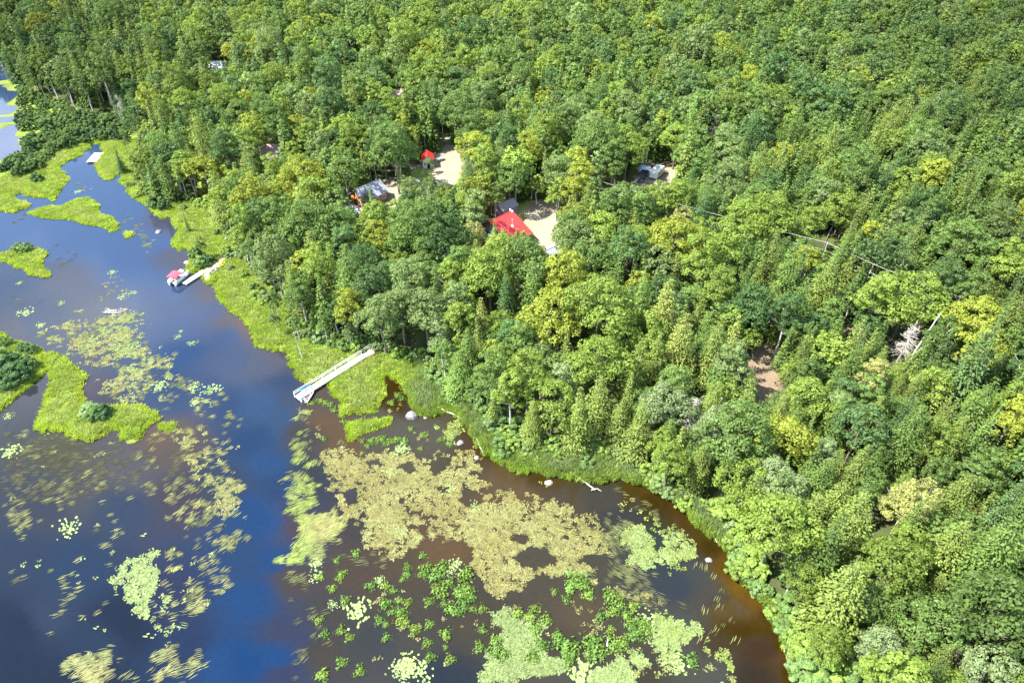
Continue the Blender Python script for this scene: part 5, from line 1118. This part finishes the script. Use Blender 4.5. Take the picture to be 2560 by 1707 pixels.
# red-roofed hut: gable towards the camera
P = g1(1068, 420)
ra, rb = at(1069, 391, P.z + 4.0), at(1067, 373, P.z + 4.0); mid = (ra + rb) / 2
ht, roof = gable_house('red_roof_hut', (mid[0], mid[1], P.z), ang_of(ra, rb), 3.6, 1.5, 1.5, 2.6, 2.6, 3.7, M_WHITE, M_RED, 'tiny white hut with a red gable roof beside the gravel drive', 'hut', .3)
MB().box(-1.86, -1.803, -.5, .35, -.2, 1.8).build('door', M_DARK, ht); window(ht, '-y', 0, 1.4, .8, .8, -1.5); window(ht, '-x', .95, 1.4, .5, .7, -1.8)
st = MB(); st.box(-3.3, -1.9, -1.3, 1.3, -.4, -.12); st.build('step', M_DOCK, ht)

# faded pink roof
P = g1(678, 425)
ra, rb = at(660, 362, P.z + 5.2), at(700, 361, P.z + 5.2); mid = (ra + rb) / 2
pk, roof = gable_house('pink_roof_cottage', (mid[0], mid[1], P.z), ang_of(ra, rb), 6.0, 3.6, 3.2, 2.6, 2.6, 5.0, M_TANWALL, M_PINKROOF, 'tan cottage with a faded pinkish metal roof deep among the trees', 'cottage')
for a_ in (-2.3, .2): window(pk, '-y', a_, 1.4, .9, 1.0, -3.6)
window(pk, '-x', -1.2, 1.5, .9, 1.0, -3.0)
# far roofs
P = g1(548, 185)
fr, _r = gable_house('white_roof_cottage', P, .1, 7, 3, 3, 2.6, 2.6, 4.4, M_TANWALL, paint('pale_metal_roof', (.6,.62,.64), .5), 'far cottage with a pale metal roof between tall trees', 'cottage'); window(fr, '-y', -1.5, 1.4, 1, 1, -3); window(fr, '-y', 1.5, 1.4, 1, 1, -3)
P = g1(990, 252)
fc, _r = gable_house('white_cottage', P, .5, 4.5, 2.2, 2.2, 2.3, 2.3, 3.6, M_WHITE, M_PINKROOF, 'far white cottage with a reddish roof glimpsed through the trees', 'cottage'); window(fc, '-y', 0, 1.3, .9, .9, -2.2)

# ------------------------------------------------------------------ vehicles
def wheel(parent, x, y, r=.36, w=.24):
    t = MB().tube((x, y - w/2, r), (x, y + w/2, r), r, r, 14).build('wheel', M_RUBBER, parent)
    s_ = 1 if y > 0 else -1
    MB().tube((x, y + s_*(w/2+.002), r), (x, y + s_*(w/2+.03), r), r*.6, r*.5, 12).build('rim', M_CHROME, t)
def pickup(loc, rz, label):
    r = empty('pickup_truck', loc, rz)
    b = MB(); prof = [(-2.7,.45),(2.6,.42),(2.72,.6),(2.68,.98),(1.35,1.08),(-2.72,1.08),(-2.75,.5)]
    b.prism(prof, -.95, .95); b.build('body', M_BLACKCAR, r)
    c = MB(); c.add([(-.75,-.9,1.083),(1.3,-.9,1.083),(1.3,.9,1.083),(-.75,.9,1.083),(-.55,-.72,1.75),(.55,-.72,1.75),(.55,.72,1.75),(-.55,.72,1.75)], [(3,2,1,0),(4,5,6,7),(0,1,5,4),(1,2,6,5),(2,3,7,6),(3,0,4,7)]); cabm = c.build('cab', M_BLACKCAR, r)
    MB().hexa([(1.22,-.76,1.13),(1.33,-.78,1.13),(1.33,.78,1.13),(1.22,.78,1.13),(.58,-.64,1.70),(.66,-.64,1.70),(.66,.64,1.70),(.58,.64,1.70)]).build('windscreen', M_GLASS, cabm)
    MB().hexa([(-.76,-.7,1.15),(-.7,-.7,1.15),(-.7,.7,1.15),(-.76,.7,1.15),(-.60,-.62,1.68),(-.5,-.62,1.68),(-.5,.62,1.68),(-.60,.62,1.68)]).build('rear_window', M_GLASS, cabm)
    for s_ in (-1, 1): MB().hexa([(-.6,s_*.885-.02,1.13),(1.0,s_*.885-.02,1.13),(1.0,s_*.885+.02,1.13),(-.6,s_*.885+.02,1.13),(-.48,s_*.735-.02,1.68),(.5,s_*.735-.02,1.68),(.5,s_*.735+.02,1.68),(-.48,s_*.735+.02,1.68)]).build('side_window', M_GLASS, cabm)
    bd = MB(); bd.box(-2.68, -.85, -.92, -.8, 1.083, 1.42); bd.box(-2.68, -.85, .8, .92, 1.083, 1.42); bd.box(-2.70, -2.60, -.795, .795, 1.083, 1.42); bd.build('bed', M_BLACKCAR, r)
    MB().box(-2.59, -.86, -.79, .79, 1.084, 1.10).build('bed_floor', M_RUBBER, r)
    for x in (1.75, -1.75):
        for y in (-.86, .86): wheel(r, x, y)
    MB().box(2.55, 2.80, -.9, .9, .42, .6).build('bumper', M_CHROME, r); MB().box(2.69, 2.74, -.5, .5, .66, .92).build('grille', M_DARK, r)
    for y in (-.72, .72): MB().box(2.66, 2.73, y-.16, y+.16, .7, .92).build('headlight', M_LIGHT, r); MB().box(-2.79, -2.73, y-.1+(.1 if y>0 else -.1), y+.1+(.1 if y>0 else -.1), .75, 1.05).build('taillight', M_TAIL, r)
    tag(r, label, 'pickup truck'); return r
a_, b_ = on_ground([1598, 1611], [457, 437])
pickup(tuple((a_ + b_) / 2), ang_of(b_, a_), 'black pickup truck parked nose towards the pond beside the camper')
def camper(loc, rz, label, L=5.4, Wd=2.3):
    r = empty('camper_trailer', loc, rz)
    b = MB(); prof = [(-L/2,.55),(L/2-.5,.55),(L/2,1.15),(L/2-.15,2.0),(L/2-.7,2.55),(-L/2+.35,2.62),(-L/2,2.2)]
    b.prism(prof, -Wd/2, Wd/2); b.build('body', M_WHITE, r)
    MB().box(-L/2+.5, L/2-1.0, -Wd/2+.25, Wd/2-.25, 2.60, 2.68).build('roof', M_WHITE, r)
    MB().box(-.4, .4, -.35, .35, 2.683, 2.9).build('roof_vent', M_ALU, r)
    for s_ in (-1, 1):
        for x in (-1.5, .3): MB().box(x-.4, x+.4, s_*(Wd/2+.02)-.017, s_*(Wd/2+.02)+.017, 1.45, 2.0).build('window', M_GLASS, r)
        MB().box(-L/2+.1, L/2-.6, s_*(Wd/2+.012)-.008, s_*(Wd/2+.012)+.008, 1.0, 1.12).build('stripe', M_GREYROOF, r)
        wheel(r, -.4, s_*(Wd/2-.12), .33, .2)
    MB().box(1.15, 1.8, -Wd/2-.04, -Wd/2-.003, .65, 2.2).build('door', M_ALU, r)
    MB().hexa([(L/2-.02,-.8,1.35),(L/2+.03,-.8,1.33),(L/2+.03,.8,1.33),(L/2-.02,.8,1.35),(L/2-.14,-.8,1.9),(L/2-.07,-.8,1.9),(L/2-.07,.8,1.9),(L/2-.14,.8,1.9)]).build('front_window', M_GLASS, r)
    hb = MB(); hb.tube((L/2-.6,-.5,.55),(L/2+1.1,0,.5),.05); hb.tube((L/2-.6,.5,.55),(L/2+1.1,0,.5),.05); hb.tube((L/2+1,0,.5),(L/2+1,0,0),.05); hb.build('hitch', M_DARK, r)
    MB().tube((L/2+.3,0,.6),(L/2+.3,0,1.15),.16,.14,10).build('gas_bottle', M_WHITE, r)
    tag(r, label, 'camper'); return r
a_, b_ = on_ground([1633, 1650], [450, 432])
camper(tuple((a_ + b_) / 2), ang_of(a_, b_), 'white camper trailer parked on the pale gravel next to the black pickup')
def car(loc, rz, label, col, nm='parked_car'):
    r = empty(nm, loc, rz); b = MB(); b.prism([(-2.1,.3),(2.1,.3),(2.15,.6),(1.2,.85),(-1.9,.9),(-2.15,.6)], -.85, .85); b.build('body', col, r)
    c = MB(); c.add([(-1.7,-.8,.9),(1.0,-.8,.86),(1.0,.8,.86),(-1.7,.8,.9),(-1.2,-.62,1.4),(.2,-.62,1.42),(.2,.62,1.42),(-1.2,.62,1.4)], [(3,2,1,0),(0,1,5,4),(1,2,6,5),(2,3,7,6),(3,0,4,7)]); c.build('cabin_glass', M_GLASS, r)
    MB().box(-1.19, .19, -.61, .61, 1.405, 1.46).build('roof', col, r)
    for x in (1.3, -1.3):
        for y in (-.78, .78): wheel(r, x, y, .31, .2)
    tag(r, label, 'car'); return r
P = g1(1030, 460); car(P, .4, 'white car parked on the gravel behind the thin pale tree', M_WHITE)
P = g1(1100, 402)
r = empty('utility_trailer', P, .6); MB().box(-1.1, 1.1, -.6, .6, .45, .95).build('box', M_ALU, r); MB().tube((1.1,0,.5),(2.0,0,.45),.05).build('drawbar', M_DARK, r); wheel(r, 0, .68, .28, .16); wheel(r, 0, -.68, .28, .16)
tag(r, 'small silver box trailer on the grass strip right of the tiny hut', 'trailer')
def heap(px, py, rad, h, m_, name, label, cat, seed=0):
    R = np.random.default_rng(seed); P = g1(px, py); mb = MB(); n = 12; rings = 4; vs = []
    for i in range(rings):
        f = i / (rings - 1); 
        for j in range(n): rr = rad * (1 - f * .82) * (1 + .28 * R.normal()); vs.append((math.cos(6.283*j/n)*rr, math.sin(6.283*j/n)*rr*.8, -.1 + h * f ** .8 * (1 + .15 * R.normal())))
    fs = [(i*n+j, i*n+(j+1)%n, (i+1)*n+(j+1)%n, (i+1)*n+j) for i in range(rings-1) for j in range(n)] + [tuple(range((rings-1)*n, rings*n))]
    mb.add(vs, fs); o = mb.build(name, m_); o.location = P; tag(o, label, cat); return o
heap(1606, 423, 1.9, 1.3, M_TARP, 'tarp_heap', 'lumpy heap under a pale blue tarp behind the black pickup', 'tarp heap', 3)
heap(1622, 424, .9, .9, M_WHITE, 'covered_pile', 'small white-covered pile between the tarp heap and the camper', 'covered pile', 4)

# ------------------------------------------------------------------ boats and docks
def hull(L, B, D, m_in=None, flat=0.25, pointed_both=False, n=11, thick=.05):
    """open hull: local x along the boat, bow at +x; returns outer shell with thickness"""
    def sec(u):
        if pointed_both: w = math.sin(math.pi * (0.02 + .96 * (u * .5 + .5))) ** .7
        else: w = (1 - max(0, u - (-.15)) ** 2.4 / (1.15 ** 2.4) * .97) if u > -.15 else .93 + .07 * (1 + u)
        return max(w, .03)
    out = []; inn = []
    for i in range(n):
        u = -1 + 2 * i / (n - 1); w = sec(u) * B / 2; rise = D * .28 * max(0, abs(u) if pointed_both else u) ** 2; x = u * L / 2
        def ring(ww, d0):
            return [(x, -ww, D + rise), (x, -ww * .93, D * .45 + rise * .6), (x, -ww * (.4 + flat), d0 + rise * .4), (x, ww * (.4 + flat), d0 + rise * .4), (x, ww * .93, D * .45 + rise * .6), (x, ww, D + rise)]
        out.append(ring(w, 0)); inn.append(ring(max(w - thick, .012), thick + .04))
    mb = MB(); k_ = 6
    vs = [v_ for r_ in out for v_ in r_] + [v_ for r_ in inn for v_ in r_]; o = n * k_; fs = []
    for i in range(n - 1):
        for j in range(k_ - 1):
            fs.append((i*k_+j, (i+1)*k_+j, (i+1)*k_+j+1, i*k_+j+1)); fs.append((o+i*k_+j, o+i*k_+j+1, o+(i+1)*k_+j+1, o+(i+1)*k_+j))
        for j in (0, k_ - 1):
            f_ = (i*k_+j, o+i*k_+j, o+(i+1)*k_+j, (i+1)*k_+j); fs.append(f_ if j else f_[::-1])
    for e in (0, n - 1): fs.append(tuple(e*k_+j for j in range(k_))); fs.append(tuple(o+e*k_+j for j in range(k_-1, -1, -1)))
    return mb.add(vs, fs)
def outboard(parent, x, z, y=0, s=1.0):
    mb = MB(); mb.box(x-.42*s, x-.02, y-.17*s, y+.17*s, z+.05, z+.5*s); mb.box(x-.34*s, x-.1, y-.22*s, y+.22*s, z+.2*s, z+.42*s); mb.box(x-.3*s, x-.12*s, y-.06, y+.06, z-.8*s, z+.049)
    return mb.build('outboard_motor', M_DARK, parent)
# motorboat beside the long dock
a_, b_ = at(762, 1004), at(783, 970)
mid = (a_ + b_) / 2
r = empty('motorboat', (mid[0], mid[1], -.08), ang_of(a_, b_)); hb = hull(4.5, 1.75, .62).build('hull', M_WHITE, r)
MB().box(-1.9, 1.2, -.62, .62, .12, .16).build('floor', M_ALU, r)
for x in (-1.5, -.2, 1.0): MB().box(x-.16, x+.16, -.75+.1*(x>.5), .75-.1*(x>.5), .38, .44).build('seat', M_GREYBOAT if x < .5 else M_ALU, r)
outboard(r, -2.23, .45, 0, .9)
MB().box(-1.62, -1.3, -.55, -.2, .445, .62).build('fuel_tank', M_REDC, r)
tag(r, 'open white motorboat tied to the end of the long dock', 'boat')
# pontoon boat with a red awning
a_, b_ = at(441, 712), at(468, 688)
mid = at(449, 699); az = ang_of(a_, b_)
r = empty('pontoon_boat', (mid[0], mid[1], 0), az)
for s_ in (-1, 1):
    pt = MB(); y = s_ * .8; pt.tube((-2.7,y,.12),(2.3,y,.12),.3,.3,10).tube((2.3,y,.12),(2.9,y,.28),.3,.05,10); pt.build('pontoon', M_ALU, r)
MB().box(-2.6, 2.6, -1.2, 1.2, .43, .53).build('deck', M_GREYBOAT, r)
for (x0, x1, y0, y1) in ((-2.5,1.0,-1.19,-1.13),(1.6,2.5,-1.19,-1.13),(-2.5,2.5,1.13,1.19),(2.44,2.5,-1.12,-.4),(2.44,2.5,.4,1.12),(-2.5,-2.44,-1.12,-.4),(-2.5,-2.44,.4,1.12)):
    MB().box(x0, x1, y0, y1, .533, 1.12).build('fence_panel', M_WHITE, r)
for (x0, x1, y0, y1) in ((-2.4,-1.3,-1.1,-.45),(-2.4,-1.3,.45,1.1),(1.2,2.4,.45,1.1),(1.7,2.4,-1.1,-.45)):
    st_ = MB().box(x0, x1, y0, y1, .534, .92).build('bench_seat', M_WHITE, r)
    MB().box(x0, x1, (y0 if y0 < 0 else y1-.15), (y0+.15 if y0 < 0 else y1), .923, 1.25).build('backrest', M_WHITE, st_)
MB().hexa([(-.1,.3,.534),(.5,.3,.534),(.5,1.0,.534),(-.1,1.0,.534),(.1,.35,1.3),(.45,.35,1.3),(.45,.95,1.3),(.1,.95,1.3)]).build('helm_console', M_DARK, r)
MB().box(-.75,-.35,.45,.9,.534,1.15).build('helm_seat', M_GREYBOAT, r)
cn_ = MB(); n = 6; W_ = 1.25
for i in range(n):
    y0, y1 = -W_ + 2*W_*i/n, -W_ + 2*W_*(i+1)/n; z0, z1 = 2.35 - .22*(y0/W_)**2, 2.35 - .22*(y1/W_)**2
    cn_.hexa([(-2.3,y0,z0-.1),(.2,y0,z0),(.2,y1,z1),(-2.3,y1,z1-.1),(-2.3,y0,z0-.05),(.2,y0,z0+.05),(.2,y1,z1+.05),(-2.3,y1,z1-.05)])
cn_.build('awning', M_REDC, r)
for x in (-2.25, .15):
    for y in (-1.16, 1.16): MB().tube((x*.55-.4, y, 1.1),(x, y, 2.1),.025,.025,6).build('awning_pole', M_ALU, r)
outboard(r, -2.6, .45, 0, 1.1)
tag(r, 'white pontoon boat with a red awning moored at the short white dock', 'boat')
# short dock at the sandy path
def dock(name, A, B, width, n, z, label, legs=True, taper=None, m_=M_DOCK):
    A, B = np.array(A), np.array(B); L = float(np.linalg.norm(B - A)); r = empty(name, (A[0], A[1], 0), ang_of(A, B))
    for i in range(n):
        x0, x1 = L*i/n + .02, L*(i+1)/n - .02; k_ = MB()
        m2 = max(2, int((x1-x0)/.42))
        for j in range(m2): k_.box(x0+(x1-x0)*j/m2, x0+(x1-x0)*(j+1)/m2-.02, -width/2, width/2, z-.05, z)
        k_.build('deck_panel', m_, r)
        MB().box(x0, x1, -width/2+.02, -width/2+.1, z-.3, z-.052).build('side_beam', M_DARK if i < 0 else m_, r); MB().box(x0, x1, width/2-.1, width/2-.02, z-.3, z-.052).build('side_beam', m_, r)
        for y in (-width/2+.16, width/2-.16): MB().tube((x0+.3, y, -1.2),(x0+.3, y, z-.06),.05,.05,6).build('leg', M_ALU, r)
    tag(r, label, 'dock'); return r, L
Aw, Bw = at(459, 709, .5), at(510, 677, .5)
dock('short_dock', Aw, Bw, 1.35, 4, .5, 'short white dock running from the sandy path out to the pontoon boat')
# long dock with a railing
A2, B2 = at(741, 994, .7), at(942, 868, .7)
ld, LL = dock('long_dock', A2, B2, 1.35, 8, .7, 'long straight white dock with a railing crossing the lime-green marsh')
for i in range(7):
    x = .1 + (LL - .3) * i / 6; MB().box(x-.05, x+.05, .685, .785, .3, 1.70).build('rail_post', M_WHITE, ld)
for z_ in (1.2, 1.65): MB().box(.05, LL-.1, .79, .83, z_-.05, z_+.05).build('rail', M_WHITE, ld)
rp = MB(); rp.hexa([(LL,-.55,.57),(LL+2.9,-.55,.9),(LL+2.9,.55,.9),(LL,.55,.57),(LL,-.55,.69),(LL+2.9,-.55,1.02),(LL+2.9,.55,1.02),(LL,.55,.69)]); rp.build('ramp', M_TEAL, ld)
for y in (-.6, .6): MB().hexa([(LL+.1,y-.04,.65),(LL+2.8,y-.04,1.0),(LL+2.8,y+.04,1.0),(LL+.1,y+.04,.65),(LL+.1,y-.04,.93),(LL+2.8,y-.04,1.27),(LL+2.8,y+.04,1.27),(LL+.1,y+.04,.93)]).build('ramp_curb', M_TEAL, ld)
# bench on the dock's end
az2 = ang_of(A2, B2)
def on_dock(x, y): return (A2[0] + math.cos(az2)*x - math.sin(az2)*y, A2[1] + math.sin(az2)*x + math.cos(az2)*y, .705)
r = empty('dock_bench', on_dock(2.6, .32), az2)
MB().box(-1.1, 1.1, -.05, .34, .38, .44).build('seat', M_BLUE, r); MB().hexa([(-1.1,.3,.44),(1.1,.3,.44),(1.1,.345,.44),(-1.1,.345,.44),(-1.1,.33,.9),(1.1,.33,.9),(1.1,.36,.9),(-1.1,.36,.9)]).build('backrest', M_BLUE, r)
for x in (-.95, .95): MB().box(x-.06, x+.06, 0, .3, 0, .378).build('leg', M_WHITE, r)
MB().box(-.15, .2, .02, .28, .443, .56).build('cushion', M_REDC, r)
tag(r, 'pale blue bench on the outer end of the long dock', 'bench')
# little far dock
Aw, Bw = at(228, 405, .5), at(248, 382, .5)
dock('small_dock', Aw, Bw, 3.0, 4, .5, 'small white dock on the far bank at the top of the pond')
def boat_on_land(name, px0, py0, px1, py1, B, D, m_, label, upside=False, both=True, cat='boat'):
    a_, b_ = on_ground([px0, px1], [py0, py1]); mid = (a_ + b_) / 2; L = float(np.linalg.norm((b_ - a_)[:2]))
    r = empty(name, (mid[0], mid[1], max(mid[2], .1) + (D + .12 if upside else .0)), ang_of(a_, b_))
    if upside: r.rotation_euler = (math.pi, 0, ang_of(a_, b_))
    hull(L, B, D, pointed_both=both).build('hull', m_, r)
    if not upside:
        for x in (-L*.25, L*.2): MB().box(x-.12, x+.12, -B*.4, B*.4, D*.7, D*.76).build('seat', M_DARK if m_ is M_YELLOW else M_ALU, r)
    else: MB().tube((-L*.42,0,.0),(L*.42,0,.0),.04,.04,5).build('keel', m_, r)
    tag(r, label, cat); return r
boat_on_land('kayak', 549, 671, 563, 657, .85, .35, M_YELLOW, 'yellow kayak lying on the sandy path beside the canoe', cat='kayak')
boat_on_land('canoe', 524, 687, 547, 671, .9, .38, M_GREYBOAT, 'grey-green canoe lying in the grass edge below the yellow kayak', cat='canoe')
boat_on_land('overturned_boat', 920, 891, 943, 878, 1.35, .5, M_BROWNBOAT, 'tan wooden rowboat lying upside down under the long dock end', True, False)
P0, P1 = (2118, 1640), (2134, 1606)
boat_on_land('white_rowboat', 2119, 1642, 2133, 1608, 1.5, .5, M_WHITE, 'white rowboat pulled up among bushes near the lower right shore', False, False)
boat_on_land('white_canoe', 2134, 1598, 2146, 1572, .95, .4, M_WHITE, 'white canoe lying in tree shade above the white rowboat', False, True, 'canoe')
heap(2138, 1580, .8, .5, M_BLUE, 'blue_tarp', 'blue tarp bundle lying on the white canoe in tree shade', 'tarp', 9)

# ------------------------------------------------------------------ rocks, logs, dead trees
def rock(px, py, s, label, seed, flat=.6, water=True, lx=1.0):
    R = np.random.default_rng(seed); mb = MB(); n, m2 = 9, 5; vs = [(0, 0, flat * 1.0)]
    off = R.normal(size=(m2, n)) * .10
    for i in range(1, m2):
        th = math.pi * .62 * i / (m2 - 1)
        for j in range(n):
            k_ = 1 + off[i, j]; vs.append((math.sin(th)*math.cos(6.283*j/n)*k_*lx, math.sin(th)*math.sin(6.283*j/n)*k_, flat*math.cos(th)*k_))
    fs = [(0, 1+j, 1+(j+1)%n) for j in range(n)] + [(1+(i-1)*n+j, 1+i*n+j, 1+i*n+(j+1)%n, 1+(i-1)*n+(j+1)%n) for i in range(1, m2-1) for j in range(n)]
    mb.add(vs, fs); o = mb.build('boulder', M_ROCK); P = at(px, py) if water else g1(px, py)
    o.location = (P[0], P[1], .0 if water else P[2]); o.scale = (s, s, s); o.rotation_euler = (0, 0, R.random()*6); tag(o, label, 'rock', 'pale boulders of the pond shore')
for k_, (x_, y_, s_, l_, lx) in enumerate([(396,580,.75,'white round boulder alone in the blue narrows',1.2),(469,656,.75,'pale boulder in the shallows above the pontoon boat',1.3),(1029,1041,1.25,'large angular boulder at the mouth of the brown inlet',.8),(1064,1042,.45,'small white boulder right of the large angular one',1.2),(1151,1107,.55,'flat pale boulder below the grass point',1.3),(1191,1144,.5,'round two-toned boulder in the reedy cove, left of a pair',1),(1238,1148,.45,'round pale boulder in the reedy cove, right of a pair',1),(1372,1207,.6,'sunken boulder beside the long driftwood log',1.3),(477,645,.25,'tiny stone above the pale boulder near the pontoon boat',1),(1772,1400,.45,'sunken tan boulder in the amber shallows',1.3)]):
    rock(x_, y_, s_, l_, 800 + k_, .55 if k_ != 2 else .8, True, lx)
for k_, (x_, y_, s_, l_) in enumerate([(1840,1180,.01,'')]): pass
P = at(282, 780)
bh = MB(); R = np.random.default_rng(5)
for i in range(60):
    a_ = R.random()*6.28; c = np.array([R.normal()*1.1, R.normal()*.5, R.random()*.25]); d = np.array([math.cos(a_), math.sin(a_)*.5, R.normal()*.12])*R.uniform(.4,1.1)
    bh.tube(c-d, c+d, .05, .03, 4)
o = bh.build('brush_heap', M_DEAD); o.location = (P[0], P[1], 0); tag(o, 'grey heap of dead sticks rising from the water above the tan mat', 'brush heap')
def log(pts, r0, r1, label, branch=None):
    W_ = []
    for x_, y_ in pts:
        p_ = on_ground(x_, y_)[0]; W_.append((p_[0], p_[1], max(p_[2], 0) + .42))
    mb = MB().path(W_, lambda t: r0 + (r1 - r0) * t, 7); r = empty('driftwood_log', W_[0])
    o = mb.build('stem', M_DEAD, r); o.location = [-c for c in W_[0]]
    if branch:
        B_ = [(*at(x_, y_), .15) for x_, y_ in branch]; b2_ = MB().path(B_, lambda t: r1 * (1 - .7 * t), 5).build('branch', M_DEAD, r); b2_.location = [-c for c in W_[0]]
    tag(r, label, 'driftwood', 'grey logs along the shore')
log([(1090,1018),(1112,1030),(1140,1042),(1160,1055)], .16, .1, 'grey log across the grass point above the boulders', [(1160,1055),(1155,1062)])
log([(1190,1094),(1200,1120),(1211,1145)], .14, .07, 'short leaning log between the flat boulder and the cove pair')
log([(1409,1174),(1440,1192),(1465,1215),(1487,1234)], .17, .1, 'long pale driftwood log with a forked end in the reeds', [(1478,1226),(1492,1222),(1504,1229)])
log([(1676,1243),(1695,1260),(1708,1272)], .13, .08, 'slim log lying on the reed edge, upper of two')
log([(1700,1270),(1712,1281)], .1, .06, 'slim log lying on the reed edge, lower of two')
log([(1766,1336),(1779,1335)], .1, .06, 'short pale log across the reedy shore edge')
log([(1783,1343),(1789,1354),(1791,1362)], .09, .05, 'short crooked stick at the reedy shore edge')
log([(1955,1610),(1960,1622),(1958,1634)], .12, .07, 'curved white stick on the dark corner shore')
P0, P1 = at(1517, 1616), at(1520, 1599)
r = empty('floating_stick', (P0[0], P0[1], .08)); MB().tube((0,0,0),(P1[0]-P0[0],P1[1]-P0[1],.03),.12,.09,6).build('stem', M_WHITE, r); tag(r, 'short white stick floating among leafy plants at the bottom', 'stick')
def snag(px, py, h, r0, label, seed, branches=14, lean=(0, 0), blen=1.2, m_=M_DEAD, twigs=True):
    R = np.random.default_rng(seed); P = g1(px, py); r = empty('dead_tree', P)
    pts = [Vector((lean[0]*t*h, lean[1]*t*h, h*t - .3*(t == 0))) for t in (0, .3, .6, 1)]
    MB().path(pts, lambda t: r0*(1-.8*t), 7).build('trunk', m_, r)
    bm_ = MB()
    for i in range(branches):
        t = .25 + .72 * R.random(); b0 = Vector((lean[0]*t*h, lean[1]*t*h, h*t)); a_ = R.random()*6.28; l_ = blen * (1.15 - t) * R.uniform(.7, 1.5) + .2
        e = b0 + Vector((math.cos(a_)*l_, math.sin(a_)*l_, -.1*l_ + .25*l_*R.random())); bm_.tube(b0, e, .05, .02, 4)
        if twigs:
            for _ in range(4):
                f = R.uniform(.35, 1); q = b0.lerp(e, f); bm_.tube(q, q + Vector(R.normal(size=3)*.35), .022, .012, 3)
    if branches: bm_.build('branches', m_, r).name = 'bare_branch'
    tag(r, label, 'dead tree', 'bare dead trees'); return r
snag(757, 896, 6.5, .16, 'slim bare dead trunk standing in the lime marsh above the dock', 1, 0, (-.10, .06), .5, M_BARKP)
snag(1712, 1104, 11, .2, 'pale bristly dead tree between shore conifers', 2, 70, (0.03, 0), 1.7)
snag(1776, 372, 13, .2, 'grey dead spire rising from the conifers behind the camper yard', 3, 80, (0, 0), 2.2)
snag(320, 318, 11, .18, 'greyish dead tree at the wood edge above the alder marsh', 4, 60, (0, 0), 2.0)
snag(2242, 905, 9, .2, 'bushy grey dead tree left of the forked dead trunk', 5, 110, (.05, 0), 2.6)
P = g1(2262, 925); r = empty('forked_dead_tree', P)
MB().path([Vector((0,0,-.3)),Vector((.2,0,5)),Vector((1.6,.2,14))], lambda t: .26*(1-.65*t), 7).build('trunk', M_BARKP, r)
MB().path([Vector((.15,0,4.2)),Vector((2.4,-.6,8.0)),Vector((4.6,-.9,11.5))], lambda t: .2*(1-.7*t), 7).build('limb', M_BARKP, r)
MB().path([Vector((2.9,-.65,8.8)),Vector((3.9,-.2,12))], lambda t: .1*(1-.6*t), 6).build('branch', M_BARKP, r)
tag(r, 'forked white dead trunk standing bare among the right-hand conifers', 'dead tree', 'bare dead trees')

# ------------------------------------------------------------------ power line
zt = 15.0
def pole(px, py, label, h=11.0):
    z = 4.0
    for _ in range(5):
        P = at(px, py, z + h); z = float(hgt(P[None])[0])
    r = empty('utility_pole', (P[0], P[1], z)); MB().tube((0,0,-.8),(0,0,h),.17,.11,9).build('shaft', M_POLE, r)
    MB().tube((0,0,h+.002),(0,0,h+.3),.06,.03,6).build('insulator', M_WHITE, r); MB().box(.13,.3,-.12,.12,h-2.0,h-1.2).build('transformer_box', M_DARK, r)
    tag(r, label, 'utility pole', 'utility poles of the forest power line'); return Vector((P[0], P[1], z + h))
pA = pole(1438, 436, 'utility pole hidden in the trees left of the camper yard')
pB = pole(2068, 609, 'weathered utility pole rising above dark conifers')
pC = pole(2400, 745, 'utility pole hidden in the trees towards the right edge')
for k_, (dz, l_) in enumerate(((.25, 'top wire of the power line crossing the forest'), (-1.6, 'middle wire of the power line crossing the forest'), (-2.5, 'lowest wire of the power line crossing the forest'))):
    r = empty('power_wire', pB + Vector((0, 0, dz)))
    for (p0, p1) in ((pA, pB), (pB, pC)):
        pts = [p0.lerp(p1, t) + Vector((0, 0, dz - 1.2*4*t*(1-t)*(.5 + .2*k_))) - (pB + Vector((0, 0, dz))) for t in np.linspace(0, 1, 13)]
        MB().path(pts, .032, 4).build('span', M_WIRE, r)
    tag(r, l_, 'wire', 'wires of the forest power line')
print('trees', len(T), 'single', int(single.sum()), 'shrubs', len(shr))
